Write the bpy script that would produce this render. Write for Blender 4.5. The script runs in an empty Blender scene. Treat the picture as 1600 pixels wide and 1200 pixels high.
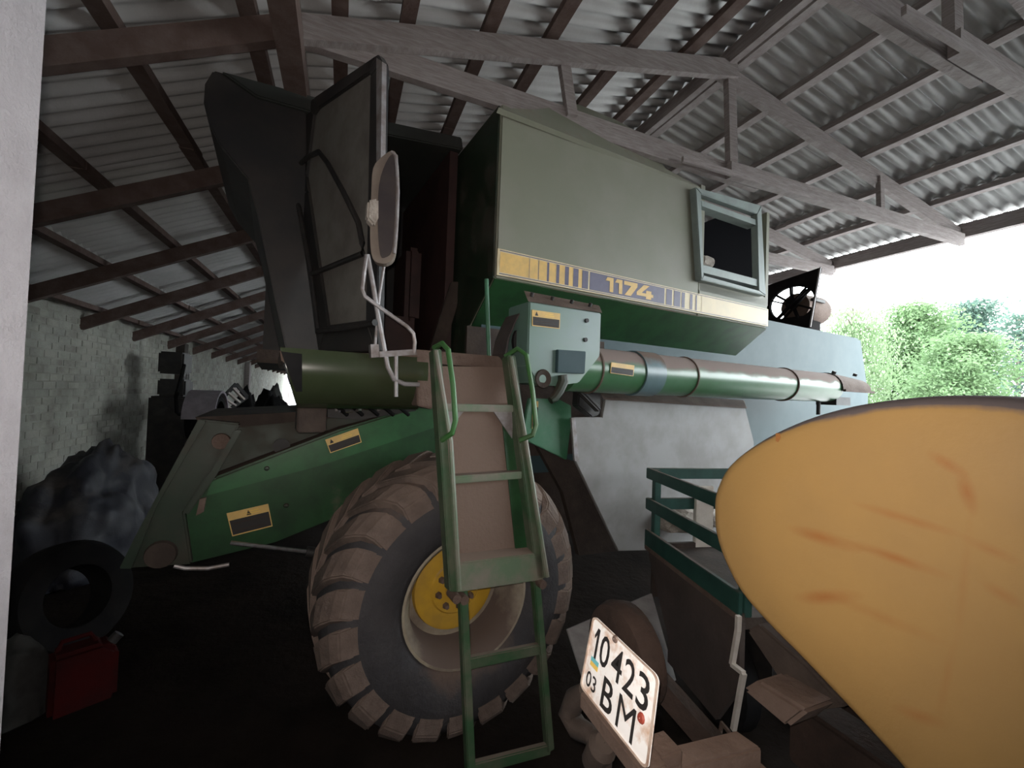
import bpy, bmesh, math, random
from mathutils import Vector as V, Matrix, noise
random.seed(7)
S = bpy.context.scene
COL = S.collection
# ------------------------------------------------------------------ camera, sky, lamp, exposure
F = 660.0; YAW = math.radians(21.9); PITCH = math.radians(1.33); ROLL = .035; CAMZ = 2.0
f0 = V((math.sin(YAW)*math.cos(PITCH), math.cos(YAW)*math.cos(PITCH), math.sin(PITCH)))
_r = V((math.cos(YAW), -math.sin(YAW), 0)); _u = _r.cross(f0)
r1 = _r*math.cos(ROLL)+_u*math.sin(ROLL); u1 = -_r*math.sin(ROLL)+_u*math.cos(ROLL)
CAM = V((0, 0, CAMZ))
cd = bpy.data.cameras.new('camera'); cam = bpy.data.objects.new('camera', cd); COL.objects.link(cam)
cd.sensor_width = 36; cd.lens = F/1600*36; cd.clip_start = .02; cd.clip_end = 500
m = Matrix.Identity(4)
for i in range(3):
    m[i][0] = r1[i]; m[i][1] = u1[i]; m[i][2] = -f0[i]; m[i][3] = CAM[i]
cam.matrix_world = m
S.camera = cam
w = bpy.data.worlds.new('overcast'); S.world = w; w.use_nodes = True
bg = w.node_tree.nodes['Background']; bg.inputs[0].default_value = (.90, .97, 1.0, 1); bg.inputs[1].default_value = 9.0
fl = bpy.data.lights.new('phone_flash', 'SPOT'); fl.energy = 64; fl.color = (1, .90, .82); fl.shadow_soft_size = .012; fl.spot_size = math.radians(135); fl.spot_blend = .75
flo = bpy.data.objects.new('phone_flash', fl); COL.objects.link(flo); flo.location = CAM + r1*(-.02) + u1*.03; flo.rotation_euler = m.to_euler()
S.view_settings.view_transform = 'Standard'; S.view_settings.look = 'None'
S.view_settings.gamma = 1; S.view_settings.use_curve_mapping = False; S.view_settings.exposure = 0.5
S.cycles.use_denoising = True; S.cycles.max_bounces = 8; S.cycles.diffuse_bounces = 5

# ------------------------------------------------------------------ measuring helpers (photograph 1600 x 1200 -> planes in the place)
def ray(px, py): return f0 + r1*((px-800)/F) - u1*((py-600)/F)
def on(px, py, pt, n):
    d = ray(px, py); n = V(n); return CAM + d*((V(pt)-CAM).dot(n)/d.dot(n))
def onX(px, py, x): return on(px, py, (x, 0, 0), (1, 0, 0))
def onY(px, py, y): return on(px, py, (0, y, 0), (0, 1, 0))
def onZ(px, py, z): return on(px, py, (0, 0, z), (0, 0, 1))
def at(px, py, depth):
    return CAM + ray(px, py)*depth
TH = math.radians(7.6)
B = V((math.cos(TH), math.sin(TH), 0)); R = V((-math.sin(TH), math.cos(TH), 0))
def loc(p): return V((p.dot(B), p.dot(R), p.z))           # world -> harvester axes (b back, r right, z up)
def Pr(px, py, r): return loc(on(px, py, R*r, R))
def Pb(px, py, b): return loc(on(px, py, B*b, B))
def Pl(px, py, pt, n):                                     # plane given in harvester axes
    pt = V(pt); n = V(n)
    return loc(on(px, py, B*pt.x+R*pt.y+V((0, 0, pt.z)), B*n.x+R*n.y+V((0, 0, n.z))))

# ------------------------------------------------------------------ materials
def mat(name, col, rough=.6, metal=0, col2=None, scale=6, lo=.4, hi=.65, dust=None, dust_amt=0, dust_up=0, bump=0, bscale=40, stretch=None, spec=.5, detail=6, world=False):
    M = bpy.data.materials.new(name); M.use_nodes = True; nt = M.node_tree; N = nt.nodes; L = nt.links
    b = N['Principled BSDF']; b.inputs['Roughness'].default_value = rough; b.inputs['Metallic'].default_value = metal
    b.inputs['Specular IOR Level'].default_value = spec
    b.inputs['Base Color'].default_value = (*col, 1)
    mp = N.new('ShaderNodeMapping')
    if world: L.new(N.new('ShaderNodeNewGeometry').outputs['Position'], mp.inputs[0])   # one weathering runs over many pieces
    else: L.new(N.new('ShaderNodeTexCoord').outputs['Object'], mp.inputs[0])
    if stretch: mp.inputs['Scale'].default_value = stretch
    cur = None
    def ns(sc, det=detail):
        n = N.new('ShaderNodeTexNoise'); n.inputs['Scale'].default_value = sc; n.inputs['Detail'].default_value = det
        n.inputs['Roughness'].default_value = .62; L.new(mp.outputs[0], n.inputs[0]); return n
    def mr(src, a, c):
        r = N.new('ShaderNodeMapRange'); r.inputs[1].default_value = a; r.inputs[2].default_value = c; L.new(src, r.inputs[0]); return r
    def mix(fac, a, c):
        x = N.new('ShaderNodeMix'); x.data_type = 'RGBA'; L.new(fac, x.inputs[0])
        for s, i in ((a, 6), (c, 7)):
            if isinstance(s, tuple): x.inputs[i].default_value = (*s, 1)
            else: L.new(s, x.inputs[i])
        return x.outputs[2]
    cur = tuple(col)
    if col2: cur = mix(mr(ns(scale).outputs[0], lo, hi).outputs[0], cur, tuple(col2))
    if dust:
        n = ns(2.3, 8); ge = N.new('ShaderNodeNewGeometry'); sx = N.new('ShaderNodeSeparateXYZ'); L.new(ge.outputs['Normal'], sx.inputs[0])
        up = N.new('ShaderNodeMath'); up.operation = 'MULTIPLY_ADD'; up.use_clamp = False
        L.new(sx.outputs[2], up.inputs[0]); up.inputs[1].default_value = dust_up; L.new(n.outputs[0], up.inputs[2])
        f = mr(up.outputs[0], .72-dust_amt*.6, .92-dust_amt*.6)
        cur = mix(f.outputs[0], cur, tuple(dust))
        rr = N.new('ShaderNodeMapRange'); rr.inputs[3].default_value = rough; rr.inputs[4].default_value = .9; L.new(f.outputs[0], rr.inputs[0]); L.new(rr.outputs[0], b.inputs['Roughness'])
    if not isinstance(cur, tuple): L.new(cur, b.inputs['Base Color'])
    if bump:
        bn = N.new('ShaderNodeBump'); bn.inputs['Strength'].default_value = bump; bn.inputs['Distance'].default_value = .02
        L.new(ns(bscale, 5).outputs[0], bn.inputs['Height']); L.new(bn.outputs[0], b.inputs['Normal'])
    return M
DUST = (.155, .105, .082); DUSTG = (.20, .19, .155)
M_green = mat('green_paint', (.020, .072, .026), .36, col2=(.014, .044, .018), dust=DUST, dust_amt=.12, dust_up=.42)
M_greenlight = mat('faded_green_paint', (.050, .17, .090), .30, col2=(.085, .20, .13), dust=DUST, dust_amt=.10, dust_up=.45)
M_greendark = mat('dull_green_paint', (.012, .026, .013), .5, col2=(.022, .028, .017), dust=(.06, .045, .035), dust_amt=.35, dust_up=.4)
M_tank = mat('dusty_tank_paint', (.19, .195, .145), .55, col2=(.225, .22, .18), scale=1.2, dust=(.25, .20, .165), dust_amt=.08, dust_up=.25)
M_hood = mat('sky_tinted_hood_paint', (.034, .066, .076), .5, col2=(.052, .085, .095), scale=1.5, dust=(.20, .165, .155), dust_amt=.12, dust_up=.5, spec=.15)  # blue of the reflected sky is put into the hood's base colour
M_shield = mat('grey_shield_paint', (.24, .235, .235), .55, col2=(.18, .17, .165), scale=3, dust=(.2, .15, .13), dust_amt=.05, dust_up=.5)
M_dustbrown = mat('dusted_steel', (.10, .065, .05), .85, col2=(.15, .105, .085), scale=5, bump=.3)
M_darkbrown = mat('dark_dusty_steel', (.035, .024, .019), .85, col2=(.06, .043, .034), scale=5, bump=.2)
M_black = mat('black_steel', (.012, .012, .013), .6, col2=(.03, .026, .024), scale=8)
M_dark = mat('cab_dark_paint', (.018, .018, .019), .55, col2=(.035, .03, .028), scale=3, dust=(.05, .045, .04), dust_amt=.1, dust_up=.5)
M_glass = mat('dusty_glass', (.19, .18, .165), .4, col2=(.13, .115, .105), scale=5, dust=(.15, .12, .10), dust_amt=.1)
M_chrome = mat('bare_steel', (.45, .45, .47), .3, .9, col2=(.25, .22, .2), scale=14)
M_greypipe = mat('grey_tube_paint', (.30, .29, .30), .4, .2, col2=(.18, .15, .14), scale=12)
M_yellowdecal = mat('yellow_decal', (.72, .47, .15), .5, col2=(.6, .40, .14), scale=14)
M_cream = mat('cream_decal', (.66, .56, .36), .5, col2=(.58, .47, .28), scale=10)
M_navy = mat('navy_decal', (.085, .080, .14), .5, col2=(.11, .10, .17), scale=10)
M_rubber = mat('dusty_rubber', (.034, .033, .037), .75, col2=(.05, .047, .05), scale=4, dust=(.12, .085, .068), dust_amt=.12, dust_up=.35, bump=.4, bscale=25)
M_lug = mat('dusty_tread', (.165, .122, .102), .9, col2=(.10, .075, .064), scale=6, dust=(.185, .135, .11), dust_amt=.2, dust_up=.3, bump=.5, bscale=25)
M_tyreblack = mat('black_rubber', (.009, .009, .010), .8, col2=(.016, .015, .015), scale=5, spec=.08)
M_rimcream = mat('rim_cream', (.34, .30, .23), .6, col2=(.25, .2, .15), scale=6, dust=(.13, .095, .08), dust_amt=.3, dust_up=.35)
M_rimyellow = mat('rim_yellow', (.56, .33, .03), .5, col2=(.42, .25, .04), scale=5, dust=DUST, dust_amt=.06, dust_up=.5)
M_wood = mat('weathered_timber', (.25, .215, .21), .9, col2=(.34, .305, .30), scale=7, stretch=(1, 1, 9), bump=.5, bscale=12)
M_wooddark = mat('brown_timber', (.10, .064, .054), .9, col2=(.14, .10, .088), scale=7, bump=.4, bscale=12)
M_blackwood = mat('blackened_timber', (.03, .024, .02), .9, col2=(.05, .04, .034), scale=7)
M_slate = mat('fibre_cement', (.52, .52, .52), .9, col2=(.38, .38, .375), scale=1.7, lo=.3, hi=.75, bump=.15, bscale=30, world=True)
M_brick = mat('whitewashed_brick', (.46, .47, .42), .95, col2=(.27, .27, .235), scale=2.2, lo=.3, hi=.7, bump=.6, bscale=18, world=True)
M_brick2 = mat('worn_brick', (.42, .42, .37), .95, col2=(.25, .245, .21), scale=2.6, bump=.6, bscale=18, world=True)
M_mortar = mat('wall_mortar', (.41, .41, .365), .95, col2=(.25, .25, .215), scale=2.2, bump=.5, world=True)
M_plaster = mat('white_limewash', (.31, .285, .295), .95, col2=(.275, .25, .26), scale=9, bump=.35, bscale=60)
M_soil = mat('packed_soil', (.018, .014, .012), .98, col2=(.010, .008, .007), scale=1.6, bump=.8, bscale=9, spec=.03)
M_grass = mat('grass_green', (.13, .17, .07), .95, col2=(.10, .13, .05), scale=3, bump=.6)
M_yellow = mat('yellow_tank_paint', (.43, .258, .090), .5, col2=(.39, .236, .088), scale=2.2, dust=(.13, .105, .105), dust_amt=0, dust_up=.8, bump=.05, bscale=90)
M_rust = mat('rust_stain', (.30, .12, .035), .8, col2=(.46, .21, .05), scale=9)
M_dustpurple = mat('grey_dust', (.17, .14, .14), .9, col2=(.10, .078, .075), scale=12)
M_rail = mat('dark_green_rail', (.022, .075, .062), .5, col2=(.014, .05, .042), scale=7, dust=(.10, .075, .06), dust_amt=.03, dust_up=.4)
M_white = mat('white_board', (.62, .57, .52), .8, col2=(.5, .45, .4), scale=7)
M_stone = mat('pale_rubble', (.42, .38, .34), .95, col2=(.26, .23, .2), scale=9, bump=.7)
M_plate = mat('plate_white', (.95, .94, .93), .35, col2=(.62, .42, .30), scale=16, lo=.52, hi=.70)
M_plateblack = mat('plate_black', (.02, .018, .018), .6)
M_teal = mat('flag_blue', (.16, .50, .55), .6)
M_flagyel = mat('flag_yellow', (.80, .55, .12), .6)
M_redspot = mat('red_spot', (.3, .05, .03), .6)
M_tarp = mat('dark_tarpaulin', (.022, .024, .034), .55, col2=(.014, .015, .021), scale=5, dust=(.10, .09, .085), dust_amt=.1, dust_up=.25, bump=.4, bscale=7)
M_sheet = mat('grey_board', (.36, .35, .35), .8, col2=(.27, .26, .26), scale=5, stretch=(1, 8, 1))
M_red = mat('red_can', (.05, .005, .005), .8, col2=(.03, .006, .006), scale=6, spec=.1)
M_sack = mat('pale_sack', (.075, .075, .072), .9, col2=(.05, .05, .048), scale=6, spec=.1)
M_seat = mat('seat_vinyl', (.05, .022, .02), .6, col2=(.03, .015, .014), scale=5)
M_fender = mat('mauve_grey_paint', (.26, .23, .26), .6, col2=(.18, .16, .18), scale=5)
M_bark = mat('bark', (.10, .08, .06), .9, col2=(.2, .18, .15), scale=6)
M_leafA = mat('leaf_lush', (.095, .165, .07), .6, col2=(.13, .205, .095), scale=.6)
M_leafB = mat('leaf_birch', (.13, .20, .095), .6, col2=(.17, .24, .13), scale=.6)
M_leafC = mat('leaf_pine', (.055, .105, .08), .7, col2=(.075, .125, .095), scale=.6)

for L_m in (M_leafA, M_leafB, M_leafC):                 # leaves let light through
    nt = L_m.node_tree; b = nt.nodes['Principled BSDF']; tr_ = nt.nodes.new('ShaderNodeBsdfTranslucent'); ms = nt.nodes.new('ShaderNodeMixShader'); ms.inputs[0].default_value = .45
    nt.links.new(b.inputs['Base Color'].links[0].from_socket, tr_.inputs[0]); nt.links.new(b.outputs[0], ms.inputs[1]); nt.links.new(tr_.outputs[0], ms.inputs[2])
    nt.links.new(ms.outputs[0], nt.nodes['Material Output'].inputs[0])
# ------------------------------------------------------------------ mesh helpers
class MB:
    def __init__(s): s.v = []; s.f = []; s.mi = []; s.sm = []
    def add(s, vs, fs, mi=0, sm=False):
        o = len(s.v); s.v += [V(p) for p in vs]
        for q in fs: s.f.append([i+o for i in q]); s.mi.append(mi); s.sm.append(sm)
        return s
    def prism(s, pts, off, mi=0):
        n = len(pts); off = V(off); pts = [V(p) for p in pts]
        vs = pts + [p+off for p in pts]
        fs = [list(range(n))[::-1], [i+n for i in range(n)]] + [[i, (i+1) % n, (i+1) % n+n, i+n] for i in range(n)]
        return s.add(vs, fs, mi)
    def box(s, lo, hi, mi=0):
        (a, b, c), (d, e, f) = lo, hi
        return s.prism([(a, b, c), (d, b, c), (d, e, c), (a, e, c)], (0, 0, f-c), mi)
    def beam(s, p, q, wd, ht, up=(0, 0, 1), mi=0):
        p = V(p); q = V(q); d = (q-p).normalized(); side = d.cross(V(up)).normalized(); u = side.cross(d).normalized()
        return s.prism([p+side*wd/2-u*ht/2, p-side*wd/2-u*ht/2, p-side*wd/2+u*ht/2, p+side*wd/2+u*ht/2], q-p, mi)
    def tube(s, path, rad, seg=10, mi=0, cap=True):
        path = [V(p) for p in path]; n = len(path); vs = []; fs = []
        prev = None
        for i, p in enumerate(path):
            d = (path[min(i+1, n-1)]-path[max(i-1, 0)]).normalized()
            a = prev if prev is not None else (V((0, 0, 1)) if abs(d.z) < .9 else V((1, 0, 0)))
            x = (a-d*a.dot(d)).normalized(); y = d.cross(x); prev = x
            rr = rad[i] if isinstance(rad, (list, tuple)) else rad
            for k in range(seg):
                t = 2*math.pi*k/seg; vs.append(p+x*math.cos(t)*rr+y*math.sin(t)*rr)
        for i in range(n-1):
            for k in range(seg): fs.append([i*seg+k, i*seg+(k+1) % seg, (i+1)*seg+(k+1) % seg, (i+1)*seg+k])
        s.add(vs, fs, mi, True)
        if cap:
            o = len(s.v)-n*seg
            s.f += [[o+k for k in range(seg)][::-1], [o+(n-1)*seg+k for k in range(seg)]]; s.mi += [mi]*2; s.sm += [False]*2
        return s
    def lathe(s, c, axis, prof, seg=32, mi=0, closed=False, sm=True):
        c = V(c); ax = V(axis).normalized(); a = V((0, 0, 1)) if abs(ax.z) < .9 else V((1, 0, 0))
        x = (a-ax*a.dot(ax)).normalized(); y = ax.cross(x); vs = []; fs = []; n = len(prof)
        for t, r in prof:
            for k in range(seg):
                q = 2*math.pi*k/seg; vs.append(c+ax*t+x*math.cos(q)*r+y*math.sin(q)*r)
        for i in range(n if closed else n-1):
            j = (i+1) % n
            for k in range(seg): fs.append([i*seg+k, j*seg+k, j*seg+(k+1) % seg, i*seg+(k+1) % seg])
        return s.add(vs, fs, mi, sm)
    def build(s, name, mats, parent=None, base=(0, 0, 0), bevel=0, sharp=35, loc_=None, rotz=0):
        base = V(base); me = bpy.data.meshes.new(name)
        me.from_pydata([tuple(p-base) for p in s.v], [], s.f)
        if not isinstance(mats, (list, tuple)): mats = [mats]
        for x in mats: me.materials.append(x)
        for p, i, q in zip(me.polygons, s.mi, s.sm): p.material_index = i; p.use_smooth = q
        bm = bmesh.new(); bm.from_mesh(me); bmesh.ops.recalc_face_normals(bm, faces=bm.faces)
        if bevel:
            ed = [e for e in bm.edges if len(e.link_faces) == 2 and e.calc_face_angle(0) > .5]
            bmesh.ops.bevel(bm, geom=ed, offset=bevel, segments=2, affect='EDGES', clamp_overlap=True)
        bm.to_mesh(me); bm.free()
        if any(s.sm): me.set_sharp_from_angle(angle=math.radians(sharp))
        o = bpy.data.objects.new(name, me); COL.objects.link(o)
        if parent: o.parent = parent
        else:
            o.location = base if loc_ is None else loc_; o.rotation_euler = (0, 0, rotz)
        return o
def tag(o, label, cat, group=None, kind=None):
    if label: o['label'] = label
    if cat: o['category'] = cat
    if group: o['group'] = group
    if kind: o['kind'] = kind
    return o
def thing(name, label, cat, location=(0, 0, 0), rotz=0, group=None):
    o = bpy.data.objects.new(name, None); COL.objects.link(o); o.empty_display_size = .1
    o.location = location; o.rotation_euler = (0, 0, rotz); return tag(o, label, cat, group)
def text2d(s, bold=0):
    cu = bpy.data.curves.new('t', 'FONT'); cu.body = s; cu.offset = bold; cu.resolution_u = 3
    ob = bpy.data.objects.new('t', cu); COL.objects.link(ob)
    dg = bpy.context.evaluated_depsgraph_get(); me = bpy.data.meshes.new_from_object(ob.evaluated_get(dg))
    vs = [(v.co.x, v.co.y) for v in me.vertices]; fs = [list(p.vertices) for p in me.polygons]
    bpy.data.objects.remove(ob); bpy.data.curves.remove(cu); bpy.data.meshes.remove(me)
    x0 = min(v[0] for v in vs); x1 = max(v[0] for v in vs); y0 = min(v[1] for v in vs); y1 = max(v[1] for v in vs)
    return [((x-x0)/(x1-x0), (y-y0)/(y1-y0)) for x, y in vs], fs
def put_text(mb, s, o, du, dv, bold=0, mi=0, n=None, th=0):
    vs, fs = text2d(s, bold); o = V(o); du = V(du); dv = V(dv)
    mb.add([o+du*x+dv*y for x, y in vs], fs, mi); return mb

# ------------------------------------------------------------------ the setting
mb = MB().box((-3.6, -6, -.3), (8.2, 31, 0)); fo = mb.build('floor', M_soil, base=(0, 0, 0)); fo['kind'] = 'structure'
mb = MB().add([(8.2, -40, -.02), (120, -40, -.02), (120, 140, -.02), (8.2, 140, -.02), (8.2, 31, -.02), (-60, 31, -.02), (-60, 140, -.02)], [[0, 1, 2, 3, 4], [4, 3, 6, 5]])
go = mb.build('ground', mat('pale_bounce_ground', (.52, .51, .50), .95, col2=(.44, .43, .41), scale=.8, bump=.5)); go['kind'] = 'structure'  # ground outside made pale to bounce light up onto the roof

# back wall of whitewashed bricks
WX = -3.4
wl = thing('wall_left', None, None, (WX, 12, 0)); wl['kind'] = 'structure'
MB().box((WX-.25, -5, 0), (WX-.003, 30.5, 2.985)).build('mortar_core', M_mortar, wl, base=(WX, 12, 0))
bl, bh, jt = .262, .098, .010
proto = []
for k in range(4):
    b_ = MB(); d = [random.uniform(-.006, .006) for _ in range(4)]
    b_.prism([(-.05, 0, 0), (d[0]*.5+.002, 0, 0), (d[1]*.5+.002, bl-jt, 0), (-.05, bl-jt, 0)], (0, 0, bh-jt))
    me_o = b_.build('brick', (M_brick, M_brick2)[k % 2], wl, bevel=.006); proto.append(me_o.data); bpy.data.objects.remove(me_o)
far = MB(); nb = 0
for j in range(30):
    for i in range(-12, 118):
        y = 0 + i*bl + (j % 2)*bl/2; z = j*bh
        if j == 29 and random.random() < .45: continue
        dx = random.uniform(-.003, .003)
        if 6.45 < y < 10.8 and z > 1.1 and nb < 290:
            o = bpy.data.objects.new('brick', random.choice(proto)); COL.objects.link(o); o.parent = wl; o.location = (dx, y-12, z); nb += 1
        else: far.box((WX-.05, y, z), (WX+.002+dx, y+bl-jt, z+bh-jt), random.randint(0, 1))
fb = far.build('brick_courses', [M_brick, M_brick2], wl, base=(WX, 12, 0)); fb['kind'] = 'stuff'
for k, (px, dark) in enumerate(((284, 1), (388, 0), (452, 0))):
    y = onX(px, 560, WX+.08).y
    o = MB().box((WX, y-.13, 0), (WX+.16, y+.13, 2.86)).build('wall_post', M_blackwood if dark else M_wood, wl, base=(WX, 12, 0), bevel=.01)
    if k == 0: o['label'] = 'dark wooden post'
MB().box((WX, -5.5, 0), (8.0, -5.3, 5.6)).build('wall_near_light_block', M_plaster, base=(2, -5.4, 0))['kind'] = 'structure'  # unseen end wall, added to shut out light from behind the camera
MB().box((7.6, -5.3, 0), (7.8, 1.7, 2.3)).build('wall_right_light_block', M_plaster, base=(7.7, -2.6, 0))['kind'] = 'structure'  # unseen low wall, added to keep daylight off the floor
MB().prism([(7.6, 5.8, 0), (7.6, 31, 0), (7.6, 31, 2.2), (7.6, 25, 2.2), (7.6, 25, 4.25), (7.6, 8.5, 4.25), (7.6, 8.5, 2.6), (7.6, 5.8, 2.6)], (.2, 0, 0)).build('wall_right_light_block', M_plaster, base=(7.7, 18, 0))['kind'] = 'structure'  # unseen wall, its openings shaped to dim the left side and floor
MB().box((.8, 30.6, 0), (7.6, 30.8, 4.3)).build('wall_far_light_block', M_plaster, base=(4, 30.7, 0))['kind'] = 'structure'  # unseen partial end wall, added to cut light from the far end
# column by the camera
c = MB().box((-1.04, .80, -.05), (-.62, 1.215, 4.3)).build('column', M_plaster, base=(-.83, 1.0, 0), bevel=.012); c['kind'] = 'structure'

# roof: trusses, purlins, corrugated sheets
PROF = [(-3.5, 2.80), (-.35, 4.33), (3.28, 5.235), (7.78, 4.36)]
def prof(x):
    for (a, za), (b, zb) in zip(PROF, PROF[1:]):
        if x <= b: return za+(zb-za)*(x-a)/(b-a)
    return zb+(zb-za)/(b-a)*(x-b)
ce = thing('ceiling', None, None, (2, 8, 4.3)); ce['kind'] = 'structure'; CB = V((2, 8, 4.3))
TY = [1.37+1.58*k for k in range(-3, 19)]
def truss_mesh():
    P = []
    def bm_(nm, p, q, wd, ht, n=1, mt=M_wood):
        P.append((nm, MB().beam(p, q, wd, ht), mt))
    # y = 0 plane; two planks per chord as in the photograph
    d = .09
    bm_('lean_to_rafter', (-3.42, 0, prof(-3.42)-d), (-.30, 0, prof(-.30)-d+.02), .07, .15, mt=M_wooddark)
    bm_('top_chord', (-.42, -.03, prof(-.42)-d), (3.36, -.03, prof(3.28)-d+.02), .06, .16, mt=M_wood)
    bm_('top_chord', (3.18, .03, prof(3.28)-d+.02), (7.62, .03, prof(7.62)-d), .06, .16, mt=M_wood)
    bm_('bottom_chord', (-.40, .035, 4.26), (3.75, .035, 4.19), .06, .17, mt=M_wood)
    bm_('bottom_chord', (3.30, -.035, 4.18), (7.45, -.035, 4.22), .06, .15, mt=M_wood)
    bm_('chord_splice', (2.7, -.075, 4.12), (5.2, -.075, 4.15), .025, .05, mt=M_wood)
    bm_('king_post', (3.38, 0, 4.15), (3.32, 0, 5.12), .06, .10)
    bm_('strut', (5.75, 0, 4.2), (5.72, 0, 4.68), .05, .075)
    bm_('strut', (1.62, 0, 4.24), (1.52, 0, 4.72), .05, .09)
    return P
TM = [(n, b.build(n, mt, ce, base=(0, 0, 0)), mt) for n, b, mt in truss_mesh()]
for y in TY:
    e = bpy.data.objects.new('roof_truss', None); COL.objects.link(e); e.parent = ce; e.location = (-CB.x, y-CB.y, -CB.z)
    for n, o, mt in TM:
        q = bpy.data.objects.new(n, o.data); COL.objects.link(q); q.parent = e
for n, o, mt in TM: bpy.data.objects.remove(o)
PUR_L = [-3.25, -2.57, -1.92, -1.26, -.62]
PUR_M = [-.12, .32, .90, 1.41, 2.15, 2.78]
PUR_R = [3.45, 4.10, 4.80, 5.45, 6.22, 6.88]
Y0, Y1 = -5.2, 30.4
for x in PUR_L+PUR_M+PUR_R:
    z = prof(x)+.06; y = Y0
    while y < Y1:
        yy = min(y+4.74, Y1); dz = random.uniform(-.012, .012); mb = MB().beam((x, y-.1, z+dz), (x+random.uniform(-.02, .02), yy+.1, z+random.uniform(-.012, .012)), .10, .065); y = yy
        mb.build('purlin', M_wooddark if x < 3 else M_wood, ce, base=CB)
MB().beam((3.28, Y0, prof(3.28)+.02), (3.28, Y1, prof(3.28)+.02), .07, .15).build('ridge_beam', M_wood, ce, base=CB)
MB().beam((7.58, Y0, 4.37), (7.58, Y1, 4.37), .09, .19).build('eave_beam', M_wood, ce, base=CB)
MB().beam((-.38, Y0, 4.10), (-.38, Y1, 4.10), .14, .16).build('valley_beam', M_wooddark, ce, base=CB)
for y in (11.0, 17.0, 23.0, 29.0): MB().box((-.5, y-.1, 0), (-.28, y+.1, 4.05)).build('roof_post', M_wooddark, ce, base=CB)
for y in (-4.9, 9.2, 15.5, 22, 29): MB().box((7.52, y-.11, 0), (7.74, y+.11, 4.14)).build('roof_post', M_wood, ce, base=CB)
SW, NW, AMP = 1.06, 8, .026
def sheet(xa, xb):
    za, zb = prof(xa+1e-4), prof(xb-1e-4); mb = MB(); n = NW*6; vs = []; fs = []
    # lower end tucks under the upper sheet: the low end sits on the purlin, the high end is lifted
    la, lb = (0.0, .0) 
    top = 1 if zb > za else 0
    dz = [.10, .10]; dz[1-top] += .011; dz[top] += -.001
    for th in (0, .009):
        for i in range(n+1):
            y = SW*1.04*i/n; wv = AMP*math.sin(2*math.pi*i/6)
            vs += [(xa, y, za+dz[0]+wv+AMP+th), (xb, y, zb+dz[1]+wv+AMP+th)]
    k = 2*(n+1)
    for i in range(n):
        a = 2*i; fs += [[a, a+1, a+3, a+2], [k+a, k+a+2, k+a+3, k+a+1], [a, a+2, k+a+2, k+a], [a+1, k+a+1, k+a+3, a+3]]
    fs += [[0, k, k+1, 1], [2*n, 2*n+1, k+2*n+1, k+2*n]]
    return mb.add(vs, fs, 0, True)
rows = []
xs = [-3.55]+PUR_L[1:]+[-.33]
for a, b in zip(xs, xs[1:]): rows.append((a-.09, b+.0))
xs = [-.36]+PUR_M[1:]+[3.26]
for a, b in zip(xs, xs[1:]): rows.append((a-.09, b))
xs = [3.30]+PUR_R[1:]+[7.57]
for a, b in zip(xs, xs[1:]): rows.append((a, b+.09))
rest = MB(); ns_ = 0
for a, b in rows:
    sh = sheet(a, b); o = sh.build('roof_sheet', M_slate, ce, sharp=80); me = o.data; bpy.data.objects.remove(o)
    j = 0; y = Y0
    while y < Y1-.5:
        if .8 < y < 13.8 and ns_ < 296:
            q = bpy.data.objects.new('roof_sheet', me); COL.objects.link(q); q.parent = ce; ns_ += 1
            q.location = V((random.uniform(-.012, .012), y, random.uniform(0, .003)))-CB
        else:
            off = V((0, y, random.uniform(0, .003))); o2 = len(rest.v)
            rest.v += [p+off for p in sh.v]; rest.f += [[i+o2 for i in f] for f in sh.f]; rest.mi += sh.mi; rest.sm += sh.sm
        y += SW
ro = rest.build('roof_sheets_beyond', M_slate, ce, base=CB, sharp=80); ro['kind'] = 'stuff'
mb = MB(); z = prof(3.28)+.205
mb.prism([(3.0, Y0, z-.075), (3.28, Y0, z), (3.58, Y0, z-.065), (3.58, Y0, z-.055), (3.28, Y0, z+.012), (3.0, Y0, z-.065)], (0, Y1-Y0, 0)).build('ridge_cap', M_slate, ce, base=CB)

# ------------------------------------------------------------------ the harvester
HB = V((2.4, 3.8, 0))
hv = thing('combine_harvester', 'big dusty green combine harvester with side ladder, yellow-and-navy 1174 stripe and open cab door', 'combine harvester', B*HB.x+R*HB.y, TH)
def part(mb, name, mats, parent=None, bevel=0, sharp=35, label=None):
    o = mb.build(name, mats, parent or hv, base=HB, bevel=bevel, sharp=sharp)
    if label: o['label'] = label
    return o
def tr(pts, r): return [Pr(x, y, r) for x, y in pts]
def lerp(a, b, t): return V(a)+(V(b)-V(a))*t
# grain tank: side, front, hull with its slanting underside
ZT, ZS, ZB = 4.03, 3.0, 2.815; b0, b1, rs = 1.31, 4.60, 2.60
mb = MB()
mb.prism([(b0, rs, ZB), (b0, rs, ZT), (b0, 4.9, ZT), (b0, 4.9, 2.0), (b0, 3.1, 2.0), (b0, 3.0, 2.52)], (3.46-b0, 0, 0))
mb.prism([(3.46, rs, ZB), (3.46, rs, ZS+.14), (3.46, 4.9, ZS+.14), (3.46, 4.9, 2.0), (3.46, 3.1, 2.0), (3.46, 3.0, 2.52)], (b1-3.46, 0, 0))
tank = part(mb, 'grain_tank', [M_tank], bevel=.012)
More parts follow.
